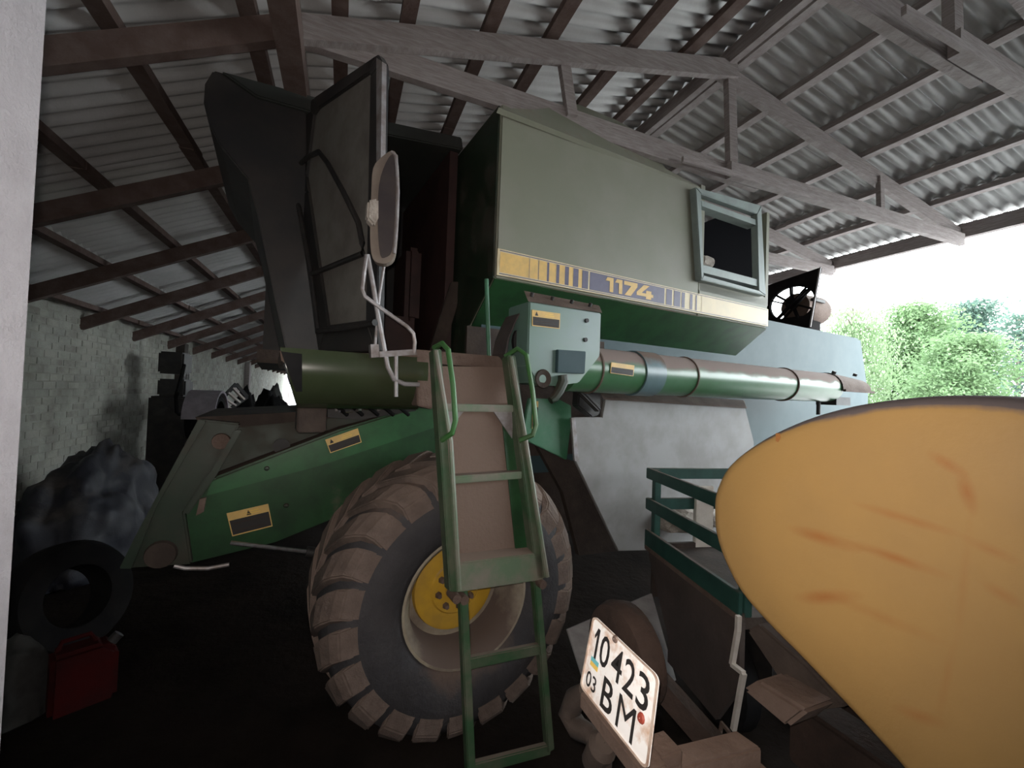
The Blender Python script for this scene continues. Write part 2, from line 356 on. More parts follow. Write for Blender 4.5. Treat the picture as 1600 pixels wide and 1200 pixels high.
# dark front sheet holds the face's shading as colour; green underside is separate
part(MB().prism([(b0-.012, rs+.02, ZB-.01), (b0-.012, rs+.02, ZT-.01), (b0-.012, 4.8, ZT-.01), (b0-.012, 4.8, 2.05), (b0-.012, 3.1, 2.05), (b0-.012, 3.0, 2.52)], (.010, 0, 0)), 'tank_front_shade', M_greendark, tank)
u = V((0, -.28, -.40)).normalized()*.012
part(MB().prism([V((b0+.0, rs+.015, ZB-.012)), V((b1, rs+.015, ZB-.012)), V((b1, 2.985, 2.515)), V((b0, 2.985, 2.515))], u), 'tank_underside_sheet', M_green, tank)
# sloped cover
pn = V((0, -1.6, 1)); pp = V((0, rs, ZT))
cov = [Pl(x, y, pp, pn) for x, y in ((779, 168), (835, 171), (904, 163), (960, 186), (1000, 208), (1041, 264), (1090, 290))]
part(MB().prism(cov, (0, .03, -.02)), 'tank_cover', M_tank, tank)
part(MB().prism([Pr(x, y, 3.9) for x, y in ((866, 166), (880, 144), (976, 152), (953, 186), (905, 176))], (0, .5, 0)), 'loading_spout', M_green, tank, bevel=.01)
# engine intake frame at the rear of the tank
def frame(mb, outer, inner, off, mi=0):
    n = len(outer)
    for i in range(n):
        j = (i+1) % n; mb.prism([outer[i], outer[j], inner[j], inner[i]], off, mi)
    return mb
rf = rs-.07
ou = tr([(1087, 292), (1190, 321), (1197, 462), (1096, 437)], rf); inn = tr([(1096, 303), (1183, 334), (1186, 454), (1100, 430)], rf)
M_frame = mat('pale_grey_green_frame', (.24, .29, .275), .5, col2=(.20, .235, .225), scale=5)
intake = part(frame(MB(), ou, inn, (0, .07, 0)), 'intake_frame', M_frame, bevel=.006)
MB_ = MB(); MB_.prism(tr([(1096, 313), (1183, 344), (1184, 353), (1097, 322)], rf+.015), (0, .11, 0)); part(MB_, 'intake_slat', M_frame, intake)
MB_ = MB(); MB_.prism(tr([(1099, 414), (1185, 437), (1186, 448), (1099, 426)], rf+.015), (0, .11, 0)); part(MB_, 'intake_slat', M_frame, intake)
p0 = Pr(1090, 295, rs); p1 = Pr(1195, 318, rs)
mb = MB()
zt, zb_ = 4.05, ZS+.1
mb.box((3.46, rs, zb_), (3.52, 3.5, zt)); mb.box((b1-.05, rs, zb_), (b1, 2.72, zt)); mb.box((3.46, rs, zb_-.06), (b1, 3.5, zb_)); part(mb, 'intake_housing', M_tank, intake)
bp = tr([(1090, 352), (1130, 336), (1190, 355), (1190, 470), (1090, 445)], 3.2)
part(MB().prism(bp, (0, .05, 0)), 'radiator_core', mat('radiator_black', (.004, .004, .005), .9, spec=.02), intake)
kn = Pr(1108, 411, rf+.12); part(MB().lathe(kn+V((-.08, 0, 0)), (1, 0, 0), [(-.05, .001), (-.045, .05), (.02, .06), (.09, .055), (.12, .03), (.125, .001)], 14), 'filler_cap', M_stone, intake)
# stripe: cream band, yellow blocks, navy bars, figures
def sq(b_a, b_b, z_a, z_b, dr): return [V((b_a, rs-dr, z_a)), V((b_b, rs-dr, z_a)), V((b_b, rs-dr, z_b)), V((b_a, rs-dr, z_b))]
sl, sh_ = ZB+.004, ZS+.004
stripe = part(MB().prism(sq(b0+.005, b1-.004, sl, sh_, .010), (0, .010, 0)), 'model_stripe', M_cream, tank)
def bp_(px, y=430): return Pr(px, y, rs).x
zi0, zi1 = sl+.022, sh_-.022
mb = MB()
edges = [(780, 825), (826.5, 839), (841, 853), (857, 867.5), (873, 881), (888, 894), (903, 908)]
for a, b in edges: part(MB().add(sq(bp_(a, 410), bp_(b, 420), zi0, zi1, .0125), [[0, 1, 2, 3]]), 'yellow_block', M_yellowdecal, stripe)
mb = MB()
edges = [(825, 826.2), (839.2, 841), (853, 857), (867.5, 873), (881, 888), (894, 903), (908, 917.5), (920, 1037), (1040, 1049), (1052, 1062), (1064, 1069), (1077, 1081), (1086, 1088)]
for a, b in edges: part(MB().add(sq(bp_(a, 440), bp_(b, 440), zi0, zi1, .0122), [[0, 1, 2, 3]]), 'navy_bar', M_navy, stripe)
mb = MB(); mb.add(sq(bp_(1095, 460), b1-.05, zi0, zi1, .0122), [[0, 1, 2, 3]])
part(mb, 'pale_yellow_block', mat('pale_yellow_decal', (.66, .54, .34), .5, col2=(.6, .5, .33), scale=6), stripe)
# figures drawn as blocky polygons in a unit box
G = {'1': [[(.0, .74), (.22, 1), (.95, 1), (.95, .0), (.50, .0), (.50, .74)]],
     '7': [[(0, 1), (1, 1), (1, .74), (.52, 0), (.05, 0), (.53, .72), (0, .72)]],
     '4': [[(.42, 1), (.76, 1), (.30, .40), (.56, .40), (.56, .62), (.88, .62), (.88, .40), (1, .40), (1, .17), (.88, .17), (.88, 0), (.56, 0), (.56, .17), (0, .17), (0, .40)]]}
mb = MB()
for ch, a, b in (('1', 944, 957), ('1', 959, 971), ('7', 973, 994), ('4', 993, 1019)):
    ba, bb = bp_(a, 452), bp_(b, 452)
    for poly in G[ch]: mb.add([V((ba+(bb-ba)*x, rs-.0145, zi0+.012+(zi1-zi0-.024)*y)) for x, y in poly], [list(range(len(poly)))])
part(mb, 'model_number', M_yellowdecal, stripe)
mb = MB()
for z in (sl+.012, sh_-.012): mb.add(sq(b0+.02, b1-.03, z-.003, z+.003, .0125), [[0, 1, 2, 3]])
part(mb, 'stripe_line', M_navy, stripe)
# rear hood (straw walker housing) and the body behind
hood = part(MB().prism([(1.35, 2.95, 1.35), (1.35, 2.95, 3.02), (7.70, 2.95, 3.02), (7.98, 2.95, 2.2), (8.0, 2.95, 1.3)], (0, 1.7, 0)), 'straw_hood', M_hood, bevel=.03)
part(MB().box((.9, 3.15, .75), (5.6, 4.5, 1.36)), 'body_light_block', M_darkbrown)  # box added beneath the body to block light
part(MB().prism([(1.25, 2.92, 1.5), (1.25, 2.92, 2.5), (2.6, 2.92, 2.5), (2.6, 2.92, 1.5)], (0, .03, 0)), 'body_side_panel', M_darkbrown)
# grey shield
sp = tr([(895, 652), (941, 652), (946, 624), (1165, 638), (1178, 690), (1180, 800), (1100, 858), (966, 861), (900, 722)], 2.62)
shield = part(MB().prism(sp, (0, .03, 0)), 'side_shield', M_shield, bevel=.005)
part(MB().prism([Pr(943, 624, 2.60), Pr(1167, 638, 2.60), Pr(1163, 627, 2.74), Pr(938, 612, 2.74)], (0, .01, .012)), 'shield_flange', M_dustbrown, shield)
part(MB().prism([Pr(893, 653, 2.61), Pr(899, 653, 2.61), Pr(905, 722, 2.61), Pr(898, 720, 2.61)], (0, .02, 0)), 'shield_edge', M_greypipe, shield)
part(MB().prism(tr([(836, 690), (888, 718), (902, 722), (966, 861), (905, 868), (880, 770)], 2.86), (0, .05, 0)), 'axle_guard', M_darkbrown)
part(MB().prism(tr([(828, 622), (874, 624), (893, 634), (893, 660), (886, 719), (815, 685)], 2.70), (0, .04, 0)), 'green_side_panel', M_greenlight, bevel=.006)
# auger housing and unloading auger
ra = 2.36; A0 = Pr(906, 571, ra); zc = 2.19; ba = Pr(880, 590, ra).x
M_auger = mat('auger_paint', (.050, .14, .062), .30, col2=(.075, .17, .095), scale=3, dust=(.23, .175, .155), dust_amt=.04, dust_up=.85)
M_gearbox = mat('gearbox_paint', (.115, .20, .15), .35, col2=(.13, .20, .19), scale=1.6, dust=DUST, dust_amt=.04, dust_up=.45)
au = part(MB().lathe((ba, ra, zc), (1, 0, 0), [(0, .001), (0, .155), (.0, .162), (5.36-ba, .158), (5.36-ba, .001)], 36), 'unloading_auger', M_auger)
for px, wd in ((918, .012), (1065, .01), (1221, .012)):
    bb = Pr(px, 575, ra).x; part(MB().lathe((bb, ra, zc), (1, 0, 0), [(0, .15), (0, .170), (wd, .170), (wd, .15)], 36), 'auger_flange', M_dustbrown, au)
bb = Pr(985, 575, ra).x; bc = Pr(1015, 575, ra).x
part(MB().lathe((bb, ra, zc), (1, 0, 0), [(0, .15), (0, .172), (bc-bb, .172), (bc-bb, .15)], 36), 'auger_collar', mat('blue_grey_collar', (.12, .19, .21), .35, col2=(.08, .13, .14), scale=4, dust=DUST, dust_amt=.1, dust_up=.45), au)
be = 5.36
mb = MB()
# discharge spout: half hood open underneath
seg = 12
vs = []; 
for t in (0, 1):
    for k in range(seg+1):
        q = math.pi*k/seg - .35*(1-2*k/seg)*0
        rr = .175
        vs.append((be-.05+t*.66, ra+math.cos(q)*rr*-1, zc+math.sin(q)*rr*(1-.25*t)-.02))
fs = [[k, k+1, seg+2+k, seg+1+k] for k in range(seg)]
vs2 = [V(p)+V((0, 0, .012)) for p in vs]; n0 = len(vs)
fs += [[n0+a for a in f][::-1] for f in fs]
rim = [[0, seg+1, n0+seg+1, n0], [seg, n0+seg, n0+2*seg+1, 2*seg+1]]
mb.add(vs+vs2, fs+rim, 0, True)
mb.box((be-.03, ra-.19, zc-.04), (be+.66, ra-.165, zc-.015)); part(mb, 'discharge_spout', M_dustbrown, au)
mb = MB().box((be-.02, ra-.1, zc-.19), (be+.3, ra+.1, zc-.10)); mb.tube([(be-.18, ra, zc-.14), (be-.18, ra, zc-.30)], .02); part(mb, 'spout_bracket', M_black, au)
for px in (1302, 1335):
    p = Pr(px, 590, ra-.08); part(MB().lathe((p.x, ra-.08, zc+.15), (0, -.4, 1), [(0, .022), (.03, .022), (.03, .001)], 8), 'spout_bolt', M_black, au)
# housing box in front of the auger root
rb = 2.16
bx = tr([(827, 470), (940, 489), (938, 556), (905, 598), (868, 603), (838, 598), (824, 570)], rb)
abox = part(MB().prism(bx, (0, .26, 0)), 'auger_gearbox', M_gearbox, bevel=.008)
part(MB().prism([Pr(826, 471, rb-.005), Pr(941, 489, rb-.005), Pr(937, 479, rb+.10), Pr(820, 456, rb+.10)], (0, .012, .01)), 'gearbox_flange', M_dustbrown, abox)
for px, py in ((831, 461), (863, 467), (893, 472), (922, 477)):
    part(MB().lathe(Pr(px, py, rb+.055), (0, -.5, 1), [(-.01, .012), (.016, .012), (.016, .001)], 8), 'flange_bolt', M_black, abox)
for px, py in ((916, 501), (914, 531)):
    part(MB().lathe(Pr(px, py, rb), (0, -1, 0), [(-.01, .014), (.012, .014), (.012, .001)], 10), 'box_bolt', M_black, abox)
part(MB().prism(tr([(872, 546), (916, 549), (914, 584), (871, 582)], rb-.03), (0, .03, 0)), 'access_plate', M_hood, abox, bevel=.004)
part(MB().lathe(Pr(848, 592, rb), (0, -1, 0), [(-.02, .03), (.004, .06), (.012, .055), (-.01, .001)], 18), 'shaft_hole', M_darkbrown, abox)
# bent hose below the box
part(MB().tube([Pr(x, y, rb-.03) for x, y in ((879, 586), (880, 596), (874, 610), (866, 622), (860, 626))], [.03, .034, .03, .028, .022], 10), 'hose_elbow', M_greendark, abox)
# drive belt
bl_ = [Pr(x, y, 2.27) for x, y in ((826, 500), (820, 490), (811, 490), (803, 505), (793, 530), (789, 552), (796, 562))]
mb = MB()
for p, q in zip(bl_, bl_[1:]): mb.prism([p, q, q+V((0, .17, 0)), p+V((0, .17, 0))], (.014, 0, .01))
part(mb, 'drive_belt', mat('belt_rubber', (.05, .042, .042), .7, col2=(.09, .07, .065), scale=6))
part(MB().lathe(Pr(830, 535, 2.3), (0, 1, 0), [(0, .001), (0, .13), (.03, .13), (.04, .10), (.10, .10), (.11, .13), (.14, .13), (.14, .001)], 20), 'belt_pulley', M_black)
# bracket under the auger
mb = MB().prism(tr([(905, 608), (940, 615), (938, 648), (925, 652), (903, 634)], 2.5), (0, .08, 0)); mb.tube([Pr(905, 610, 2.45), Pr(935, 640, 2.45)], .03)
part(mb, 'auger_bracket', M_black, bevel=.01)
# warning labels: yellow head, dark text block, pale lines
def decal(quad, split, parent, name='warning_label', lines=3, tri=True, pale=None):
    a, b, c, d = [V(p) for p in quad]; n = (b-a).cross(d-a).normalized()
    if n.y > 0: n = -n
    def pt(x, y): return lerp(lerp(a, b, x), lerp(d, c, x), y)
    def q(mb, x0, y0, x1, y1, mi, h): mb.add([pt(x, y)+n*h for x, y in ((x0, y0), (x1, y0), (x1, y1), (x0, y1))], [[0, 1, 2, 3]], mi)
    mb = MB(); mb.prism([p for p in (a, b, c, d)], n*.003, 0)
    q(mb, .025, split, .975, .95, 1, .0042)
    for i in range(lines):
        y = split+(.95-split)*(i+.5)/lines; q(mb, .08, y-.022, .92-.1*(i % 2), y+.022, 2, .0054)
    if tri:
        x0 = .15 if tri is True else tri
        mb.add([pt(x, y)+n*.0054 for x, y in ((x0-.06, split*.82), (x0+.06, split*.82), (x0, split*.18))], [[0, 1, 2]], 1)
        q(mb, .5, split*.3, .75, split*.42, 3, .0054); q(mb, .45, split*.58, .78, split*.7, 3, .0054)
    return part(mb, name, [M_yellowdecal, M_plateblack, M_darkbrown, M_flagyel], parent)
decal(tr([(831, 484), (875, 490), (874, 514), (831, 509)], rb-.002), .42, abox)
def aug(px, py): return Pl(px, py, (0, ra-.166, 0), (0, 1, 0))
decal([aug(955, 566), aug(991, 571), aug(989, 588), aug(953, 583)], .42, au, lines=2, tri=False)
decal(tr([(832, 626), (841, 627), (839, 670), (831, 670)], 2.695), .22, hv, lines=5, tri=False)
# feeder house
rfh = 3.05
fe = part(MB().prism(tr([(290, 800), (335, 746), (530, 671), (674, 628), (690, 640), (690, 765), (560, 795), (430, 848), (300, 880), (240, 884)], rfh), (0, 1.25, 0)), 'feeder_house', M_green, bevel=.012)
part(MB().prism(tr([(330, 752), (532, 674), (678, 630), (680, 668), (500, 728), (322, 775)], rfh-.02), (0, .02, 0)), 'feeder_side_sheet', mat('mid_green_paint', (.030, .115, .042), .36, col2=(.024, .08, .032), dust=DUST, dust_amt=.06, dust_up=.4), fe, bevel=.004)
part(MB().prism(tr([(372, 668), (470, 658), (640, 640), (668, 632), (530, 666), (338, 738), (350, 700)], rfh+.10), (0, 1.0, 0)), 'feeder_top_cover', M_greendark, fe, bevel=.01)
part(MB().prism([Pr(305, 652, rfh+.05), Pr(420, 646, rfh+.05), Pr(640, 634, rfh+.05), Pr(660, 640, rfh+.05), Pr(500, 655, rfh+.05), Pr(370, 668, rfh+.05), Pr(312, 662, rfh+.05)], (0, 1.1, .0)), 'feeder_lip', M_darkbrown, fe)
part(MB().lathe(Pr(440, 697, rfh+.09), (0, 1, 0), [(-.01, .001), (-.01, .05), (.02, .05)], 16), 'hole_shade_disc', M_black, fe)  # flat black disc stands in for the darkness of a hole
fpl = part(MB().prism(tr([(310, 655), (376, 662), (352, 700), (288, 800), (300, 882), (186, 889), (210, 840)], rfh-.05), (0, 1.38, 0)), 'feeder_front_frame', M_greendark, bevel=.01)
part(MB().prism(tr([(310, 655), (322, 658), (245, 790), (205, 889), (186, 889), (210, 840)], rfh-.08), (0, .03, 0)), 'frame_flange', M_greendark, fpl, bevel=.004)
part(MB().prism(tr([(368, 672), (378, 672), (340, 740), (294, 805), (286, 800), (330, 735)], rfh-.08), (0, .03, 0)), 'frame_flange', M_greendark, fpl, bevel=.004)
part(MB().lathe(Pr(345, 690, rfh-.07), (0, 1, 0), [(0, .001), (0, .045), (.03, .05)], 14), 'frame_boss', M_dustbrown, fpl)
part(MB().lathe(Pr(250, 868, rfh-.07), (0, 1, 0), [(0, .001), (0, .07), (.03, .08)], 18), 'frame_boss', M_darkbrown, fpl)
part(MB().prism(tr([(312, 780), (322, 778), (318, 800), (306, 806)], rfh-.09), (0, .03, 0)), 'frame_clip', M_dustbrown, fpl)
part(MB().tube([Pr(x, y, rfh-.02) for x, y in ((272, 884), (290, 888), (325, 888), (358, 882))], .012, 8), 'feeder_skid', M_greypipe, fe)
decal(tr([(508, 687), (559, 669), (565, 691), (516, 708)], rfh-.024), .45, fe)
decal(tr([(354, 802), (419, 787), (426, 822), (363, 838)], rfh-.003), .33, fe, lines=2, tri=.5)
for px, py in ((417, 732), (447, 790)): part(MB().lathe(Pr(px, py, rfh-.02), (0, -1, 0), [(0, .016), (.012, .012), (.014, .001)], 8), 'feeder_bolt', M_greendark, fe)
cy = part(MB().tube([Pr(478, 862, 2.95), Pr(560, 873, 2.95)], .035, 12), 'lift_cylinder', M_black)
part(MB().tube([Pr(360, 848, 2.95), Pr(480, 862, 2.95)], .013, 10), 'cylinder_rod', M_chrome, cy, label='shiny bare steel rod')
# axle beam
part(MB().box((.82, 2.75, .62), (1.18, 4.9, .98)), 'axle_beam', M_black, bevel=.02)
# drive wheels
def wheel(cb, rr, zc, side):
    c = (cb, rr, zc); ax = (0, side, 0)
    prof_ = [(.045, .355), (0, .40), (-.035, .47), (-.045, .56), (-.02, .66), (.03, .735), (.11, .765), (.22, .775), (.31, .775), (.42, .775), (.51, .765), (.59, .735), (.64, .66), (.665, .56), (.655, .47), (.62, .40), (.575, .355)]
    ty = part(MB().lathe(c, ax, prof_, 64, closed=False), 'drive_tyre', M_rubber, sharp=60)
    # lugs
    R0 = .806; lugs = []
    for sgn in (0, 1):
        lb = MB(); vs = []; fs = []
        N = 8
        for i in range(N+1):
            t = i/N; s_ = min(1, t/.78); wpos = .31-.33*s_ if sgn == 0 else .31+.33*s_
            ang = .34*s_; hw = .056+.028*s_
            drop = 0 if t < .55 else (.022 if t < .7 else .06)
            if t > .8: drop = .06+(t-.78)/.22*.10; wpos += (-.012 if sgn == 0 else .012)
            for (dt, rad) in ((-hw-.012, .752-drop*1.05), (-hw, R0-drop), (hw, R0-drop), (hw+.012, .752-drop*1.05)):
                a = ang+dt/R0; vs.append((wpos, a, rad))
        W = [V((math.sin(a)*rd, side*wp, math.cos(a)*rd)) for wp, a, rd in vs]
        for i in range(N):
            for k in range(3): fs.append([i*4+k, i*4+k+1, i*4+5+k, i*4+4+k])
        fs += [[0, 1, 2, 3], [N*4+3, N*4+2, N*4+1, N*4]]
        lb.add(W, fs, 0); o = lb.build('tread_lug', M_lug, ty, bevel=.008); lugs.append(o.data); bpy.data.objects.remove(o)
    n = 22
    for k in range(n):
        for sgn in (0, 1):
            o = bpy.data.objects.new('tread_lug', lugs[sgn]); COL.objects.link(o); o.parent = ty
            o.location = V(c)-HB; o.rotation_euler = (0, 2*math.pi*(k+(.5 if sgn else 0))/n, 0)
    rim = MB().lathe(c, ax, [(.02, .375), (.0, .385), (.0, .37), (.03, .345), (.07, .325), (.16, .315), (.24, .305), (.24, .25)], 48)
    ro_ = part(rim, 'wheel_rim', M_rimcream, ty, sharp=40)
    part(MB().lathe(c, ax, [(.235, .262), (.205, .255), (.20, .235), (.20, .16), (.19, .15), (.19, .07), (.15, .065), (.14, .04), (.14, .001)], 40), 'wheel_disc', M_rimyellow, ty, sharp=30)
    for k in range(8):
        a = 2*math.pi*k/8+.2; p = V(c)+V((math.cos(a)*.115, side*.19, math.sin(a)*.115))
        part(MB().lathe(p, ax, [(-.03, .001), (-.03, .014), (-.008, .02), (.005, .022)], 6, sm=False), 'wheel_nut', M_dustbrown, ty)
    part(MB().box((cb+.14, rr+side*.195-.012, zc+.03), (cb+.17, rr+side*.195+.012, zc+.11)), 'disc_slot', M_black, ty)
    return ty
wheel(1.03, 2.24, .80, 1)
# platform, step well and ladder
part(MB().prism([Pr(437, 546, 2.34), Pr(668, 556, 2.34), Pr(668, 575, 2.34), Pr(440, 566, 2.34)], (0, .95, 0)), 'platform_deck', M_dustbrown, bevel=.006)
mb = MB(); N = 10; top0 = Pr(437, 546, 2.34); top1 = Pr(668, 557, 2.34); zt = (top0.z+top1.z)/2
prof2 = [(2.335+.0, zt)] + [(2.31+.16*(1-math.cos(t*math.pi/2*.95/N*1.0)) if 0 else 2.325-.02*math.sin(math.pi*t/N)+.17*(t/N)**3, zt-.30*t/N) for t in range(N+1)]
pts = prof2+[(2.56, zt-.30), (2.56, zt-.02)]
mb = MB(); off = V((top1.x-top0.x, 0, 0)); n = len(pts)
A = [V((top0.x+(zt-z)*.32, r, z)) for r, z in pts]; C_ = [V((top1.x, r, z)) for r, z in pts]
fs = [[i, (i+1) % n, (i+1) % n+n, i+n] for i in range(n)]
mb.add(A+C_, fs, 0, True); mb.add(A, [list(range(n))]); mb.add(C_, [list(range(n))[::-1]])
fas = part(mb, 'platform_fascia', mat('glossy_green', (.034, .045, .022), .22, col2=(.045, .055, .03), scale=2, dust=DUST, dust_amt=.02, dust_up=.5), sharp=50)
part(MB().prism([Pr(439, 549, 2.305), Pr(472, 553, 2.305), Pr(472, 612, 2.315), Pr(462, 612, 2.315)], (0, .01, 0)), 'fascia_end', M_tyreblack, fas)
part(MB().box((Pr(465, 620, 2.6).x, 2.55, 1.75), (Pr(510, 620, 2.6).x, 2.75, zt-.25)), 'platform_post', M_darkbrown, bevel=.008)
hb = part(MB().prism(tr([(512, 622), (650, 624), (650, 642), (560, 656), (512, 652)], 2.93), (0, .10, 0)), 'dark_backing', M_black)  # black backing added for the dark background behind the fittings
for i, (x, y, dx, dy, rd) in enumerate(((522, 624, 4, 18, .010), (533, 622, -3, 22, .008), (536, 620, 12, 14, .006), (549, 624, 0, 12, .016), (508, 618, 6, 6, .014), (560, 636, 16, 4, .008), (590, 640, 10, -5, .012), (541, 642, 9, -1, .013), (556, 640, 7, -1, .013), (612, 634, 14, -6, .008), (630, 626, 10, 0, .010))):
    part(MB().tube([Pr(x, y, 2.84), Pr(x+dx/2, y+dy/2, 2.83), Pr(x+dx, y+dy, 2.84)], rd, 8), 'hydraulic_fitting', M_chrome if i % 3 else M_greypipe, hb)
for i in range(5):
    x = 520+i*24; part(MB().tube([Pr(x, 626, 2.88), Pr(x+8, 636, 2.82), Pr(x+22, 648, 2.9)], .014, 8), 'hydraulic_hose', M_tyreblack, hb)
part(MB().lathe(Pr(569, 627, 2.82), (.1, -1, .2), [(0, .034), (.03, .036), (.035, .001)], 16), 'white_cap', M_white, hb)
part(MB().prism(tr([(650, 557), (672, 557), (676, 640), (652, 634)], 2.32), (0, .25, 0)), 'platform_end', M_dustbrown, bevel=.006)
M_ladder = mat('worn_ladder_paint', (.035, .085, .038), .5, col2=(.10, .11, .075), scale=5, dust=(.16, .13, .105), dust_amt=.22, dust_up=.4)
M_step = mat('worn_step_paint', (.10, .15, .09), .5, col2=(.19, .17, .14), scale=6, dust=(.2, .15, .12), dust_amt=.2, dust_up=.4)
M_backsheet = mat('dusted_back_sheet', (.165, .115, .092), .85, col2=(.04, .085, .035), scale=3.2, lo=.66, hi=.70, bump=.2)
lad = part(MB().prism([Pr(690, 572, 2.33), Pr(800, 574, 2.33), Pr(803, 634, 2.30), Pr(694, 634, 2.30)], (0, .03, 0)), 'step_riser', M_backsheet)
def L_(px, py):      # ladder plane: leans out towards the bottom
    return Pl(px, py, (0, 2.20, 2.245), (0, 1, -.15))
back = Pl
def Lb(px, py, d=.075): return Pl(px, py, (0, 2.20+d, 2.245), (0, 1, -.15))
ladder = part(MB().prism([L_(677, 545), L_(690, 545), L_(716, 925), L_(703, 925)], (.0, .08, -.012)), 'ladder_stringer', M_ladder, bevel=.006)
part(MB().prism([L_(793, 555), L_(806, 555), L_(853, 903), L_(839, 906)], (.0, .08, -.012)), 'ladder_stringer', M_ladder, bevel=.006)
part(MB().prism([Lb(695, 630), Lb(800, 630), Lb(838, 900), Lb(712, 905)], (0, .012, 0)), 'ladder_back_sheet', M_backsheet)
part(MB().prism([Lb(783, 640, .066), Lb(803, 640, .066), Lb(838, 862, .066), Lb(806, 862, .066)], (0, .008, 0)), 'ladder_side_sheet', M_green)
for k, (a, b) in enumerate((((694, 632), (806, 632)), ((704, 742), (818, 740)))):
    p = L_(*a); q = L_(*b); z = (p.z+q.z)/2; st = part(MB().prism([(p.x, p.y+.01, z), (q.x, q.y+.01, z), (q.x, q.y+.01, z-.042), (p.x, p.y+.01, z-.042)], (0, .07, 0)), 'ladder_step', M_step, bevel=.005)
    if k == 0:
        for x, s in ((p.x, 1), (q.x, -1)): part(MB().prism([(x, p.y+.03, z-.04), (x+s*.13, p.y+.03, z-.04), (x, p.y+.03, z-.20)], (0, .012, 0)), 'step_gusset', M_greypipe, st)
p = L_(712, 880); q = L_(846, 864)
part(MB().prism([L_(711, 882), L_(846, 866), L_(849, 906), L_(714, 926)], (0, .02, .0)).prism([(p.x, p.y, p.z), (q.x, q.y, q.z), (q.x, q.y+.09, q.z+.02), (p.x, p.y+.09, p.z+.02)], (0, 0, -.02)), 'bottom_tread', M_step, bevel=.004)
# folding lower ladder
def L2(px, py): return Pl(px, py, (0, 2.06, .98), (0, 1, -.10))
low = part(MB().beam(L2(722, 912), L2(735, 1215), .045, .05, up=(0, 1, 0)), 'lower_ladder_rail', M_ladder, bevel=.006)
part(MB().beam(L2(836, 905), L2(858, 1170), .045, .05, up=(0, 1, 0)), 'lower_ladder_rail', M_ladder, bevel=.006)
for a, b in (((728, 1036), (846, 1012)), ((736, 1200), (859, 1168))):
    part(MB().beam(L2(*a), L2(*b), .06, .035, up=(0, 1, 0)), 'lower_rung', M_ladder, bevel=.006)
for px, py in ((712, 934), (724, 936), (846, 912)):
    part(MB().lathe(L_(px, py)+V((0, -.02, 0)), (0, 1, 0), [(0, .001), (0, .024), (.09, .024), (.09, .001)], 12), 'hinge_bolt', M_dustbrown, low)
# grab rails
M_grab = mat('bright_green_tube', (.045, .15, .04), .4, col2=(.06, .12, .05), scale=9)
part(MB().tube([L_(x, y)+V((0, d, 0)) for x, y, d in ((684, 542, .06), (689, 537, -.02), (693, 548, -.07), (699, 600, -.08), (703, 655, -.08), (700, 675, -.06), (690, 688, .0))], .015, 10), 'grab_rail', M_grab)
part(MB().tube([L_(x, y)+V((0, d, 0)) for x, y, d in ((797, 556, .06), (806, 545, -.02), (813, 556, -.07), (821, 610, -.08), (826, 662, -.08), (824, 678, -.06), (812, 688, .0))], .015, 10), 'grab_rail', M_grab)
part(MB().tube([L_(680, 548)+V((0, -.012, 0)), L_(703, 690)+V((0, -.012, 0)), L_(716, 920)+V((0, -.012, 0))], .014, 8), 'stringer_edge', M_step)
part(MB().tube([L_(797, 558)+V((0, -.012, 0)), L_(820, 690)+V((0, -.012, 0)), L_(853, 900)+V((0, -.012, 0))], .014, 8), 'stringer_edge', M_step)
part(MB().tube([Pr(760, 436, 2.5), Pr(762, 500, 2.5), Pr(764, 556, 2.5)], .014, 10), 'hand_bar', M_greenlight)
part(MB().box((Pr(640, 555, 2.4).x, 2.37, 2.16), (Pr(812, 560, 2.4).x, 3.35, 2.235)), 'landing_deck', M_dustbrown, bevel=.006)
# cab
rc = 3.30; rw = 4.75
cabn = part(MB().prism(tr([(333, 109), (320, 130), (318, 160), (327, 195), (347, 232), (387, 280), (402, 335), (430, 470), (447, 548), (503, 550), (488, 400), (479, 270), (478, 160), (490, 153)], rc), (0, rw-rc, 0)), 'cab_front', M_dark, bevel=.01)
part(MB().prism(tr([(345, 110), (490, 150), (600, 188), (722, 214), (724, 234), (600, 210), (490, 176), (400, 150)], rc-.03), (0, rw-rc+.06, 0)), 'cab_roof', mat('cab_roof_paint', (.024, .028, .025), .6, col2=(.035, .036, .032), scale=3, dust=(.09, .08, .075), dust_amt=.1, dust_up=.5), bevel=.01)
part(MB().prism([(1.20, rc, 2.2), (1.20, rc, 4.0), (1.27, rc, 4.0), (1.27, rc, 2.2)], (0, rw-rc, 0)), 'cab_rear_wall', M_seat)
part(MB().prism([(-.1, rw, 2.2), (-.1, rw, 4.0), (1.27, rw, 4.0), (1.27, rw, 2.2)], (0, .03, 0)), 'cab_far_wall', M_dark)  # solid dark panel, put in to match the dark cab interior
part(MB().box((-.1, rc-.02, 2.15), (1.27, rw, 2.24)), 'cab_floor', M_darkbrown)
part(MB().prism(tr([(706, 440), (726, 440), (690, 560), (668, 560)], rc-.04), (0, .05, 0)), 'cab_rear_pillar', M_darkbrown, bevel=.006)
mb = MB().box((.55, 3.75, 2.24), (1.1, 4.25, 2.66)); mb.box((1.0, 3.75, 2.62), (1.14, 4.25, 3.3)); part(mb, 'driver_seat', M_seat, bevel=.04)
mb = MB().tube([(.25, 4.0, 2.24), (.38, 4.0, 3.0)], .04); sw = part(mb, 'steering_column', M_black)
part(MB().lathe((.39, 4.0, 3.03), (.35, 0, 1), [(-.015, .20), (0, .185), (.015, .20), (0, .215)], 24, closed=True), 'steering_wheel', M_black, sw)
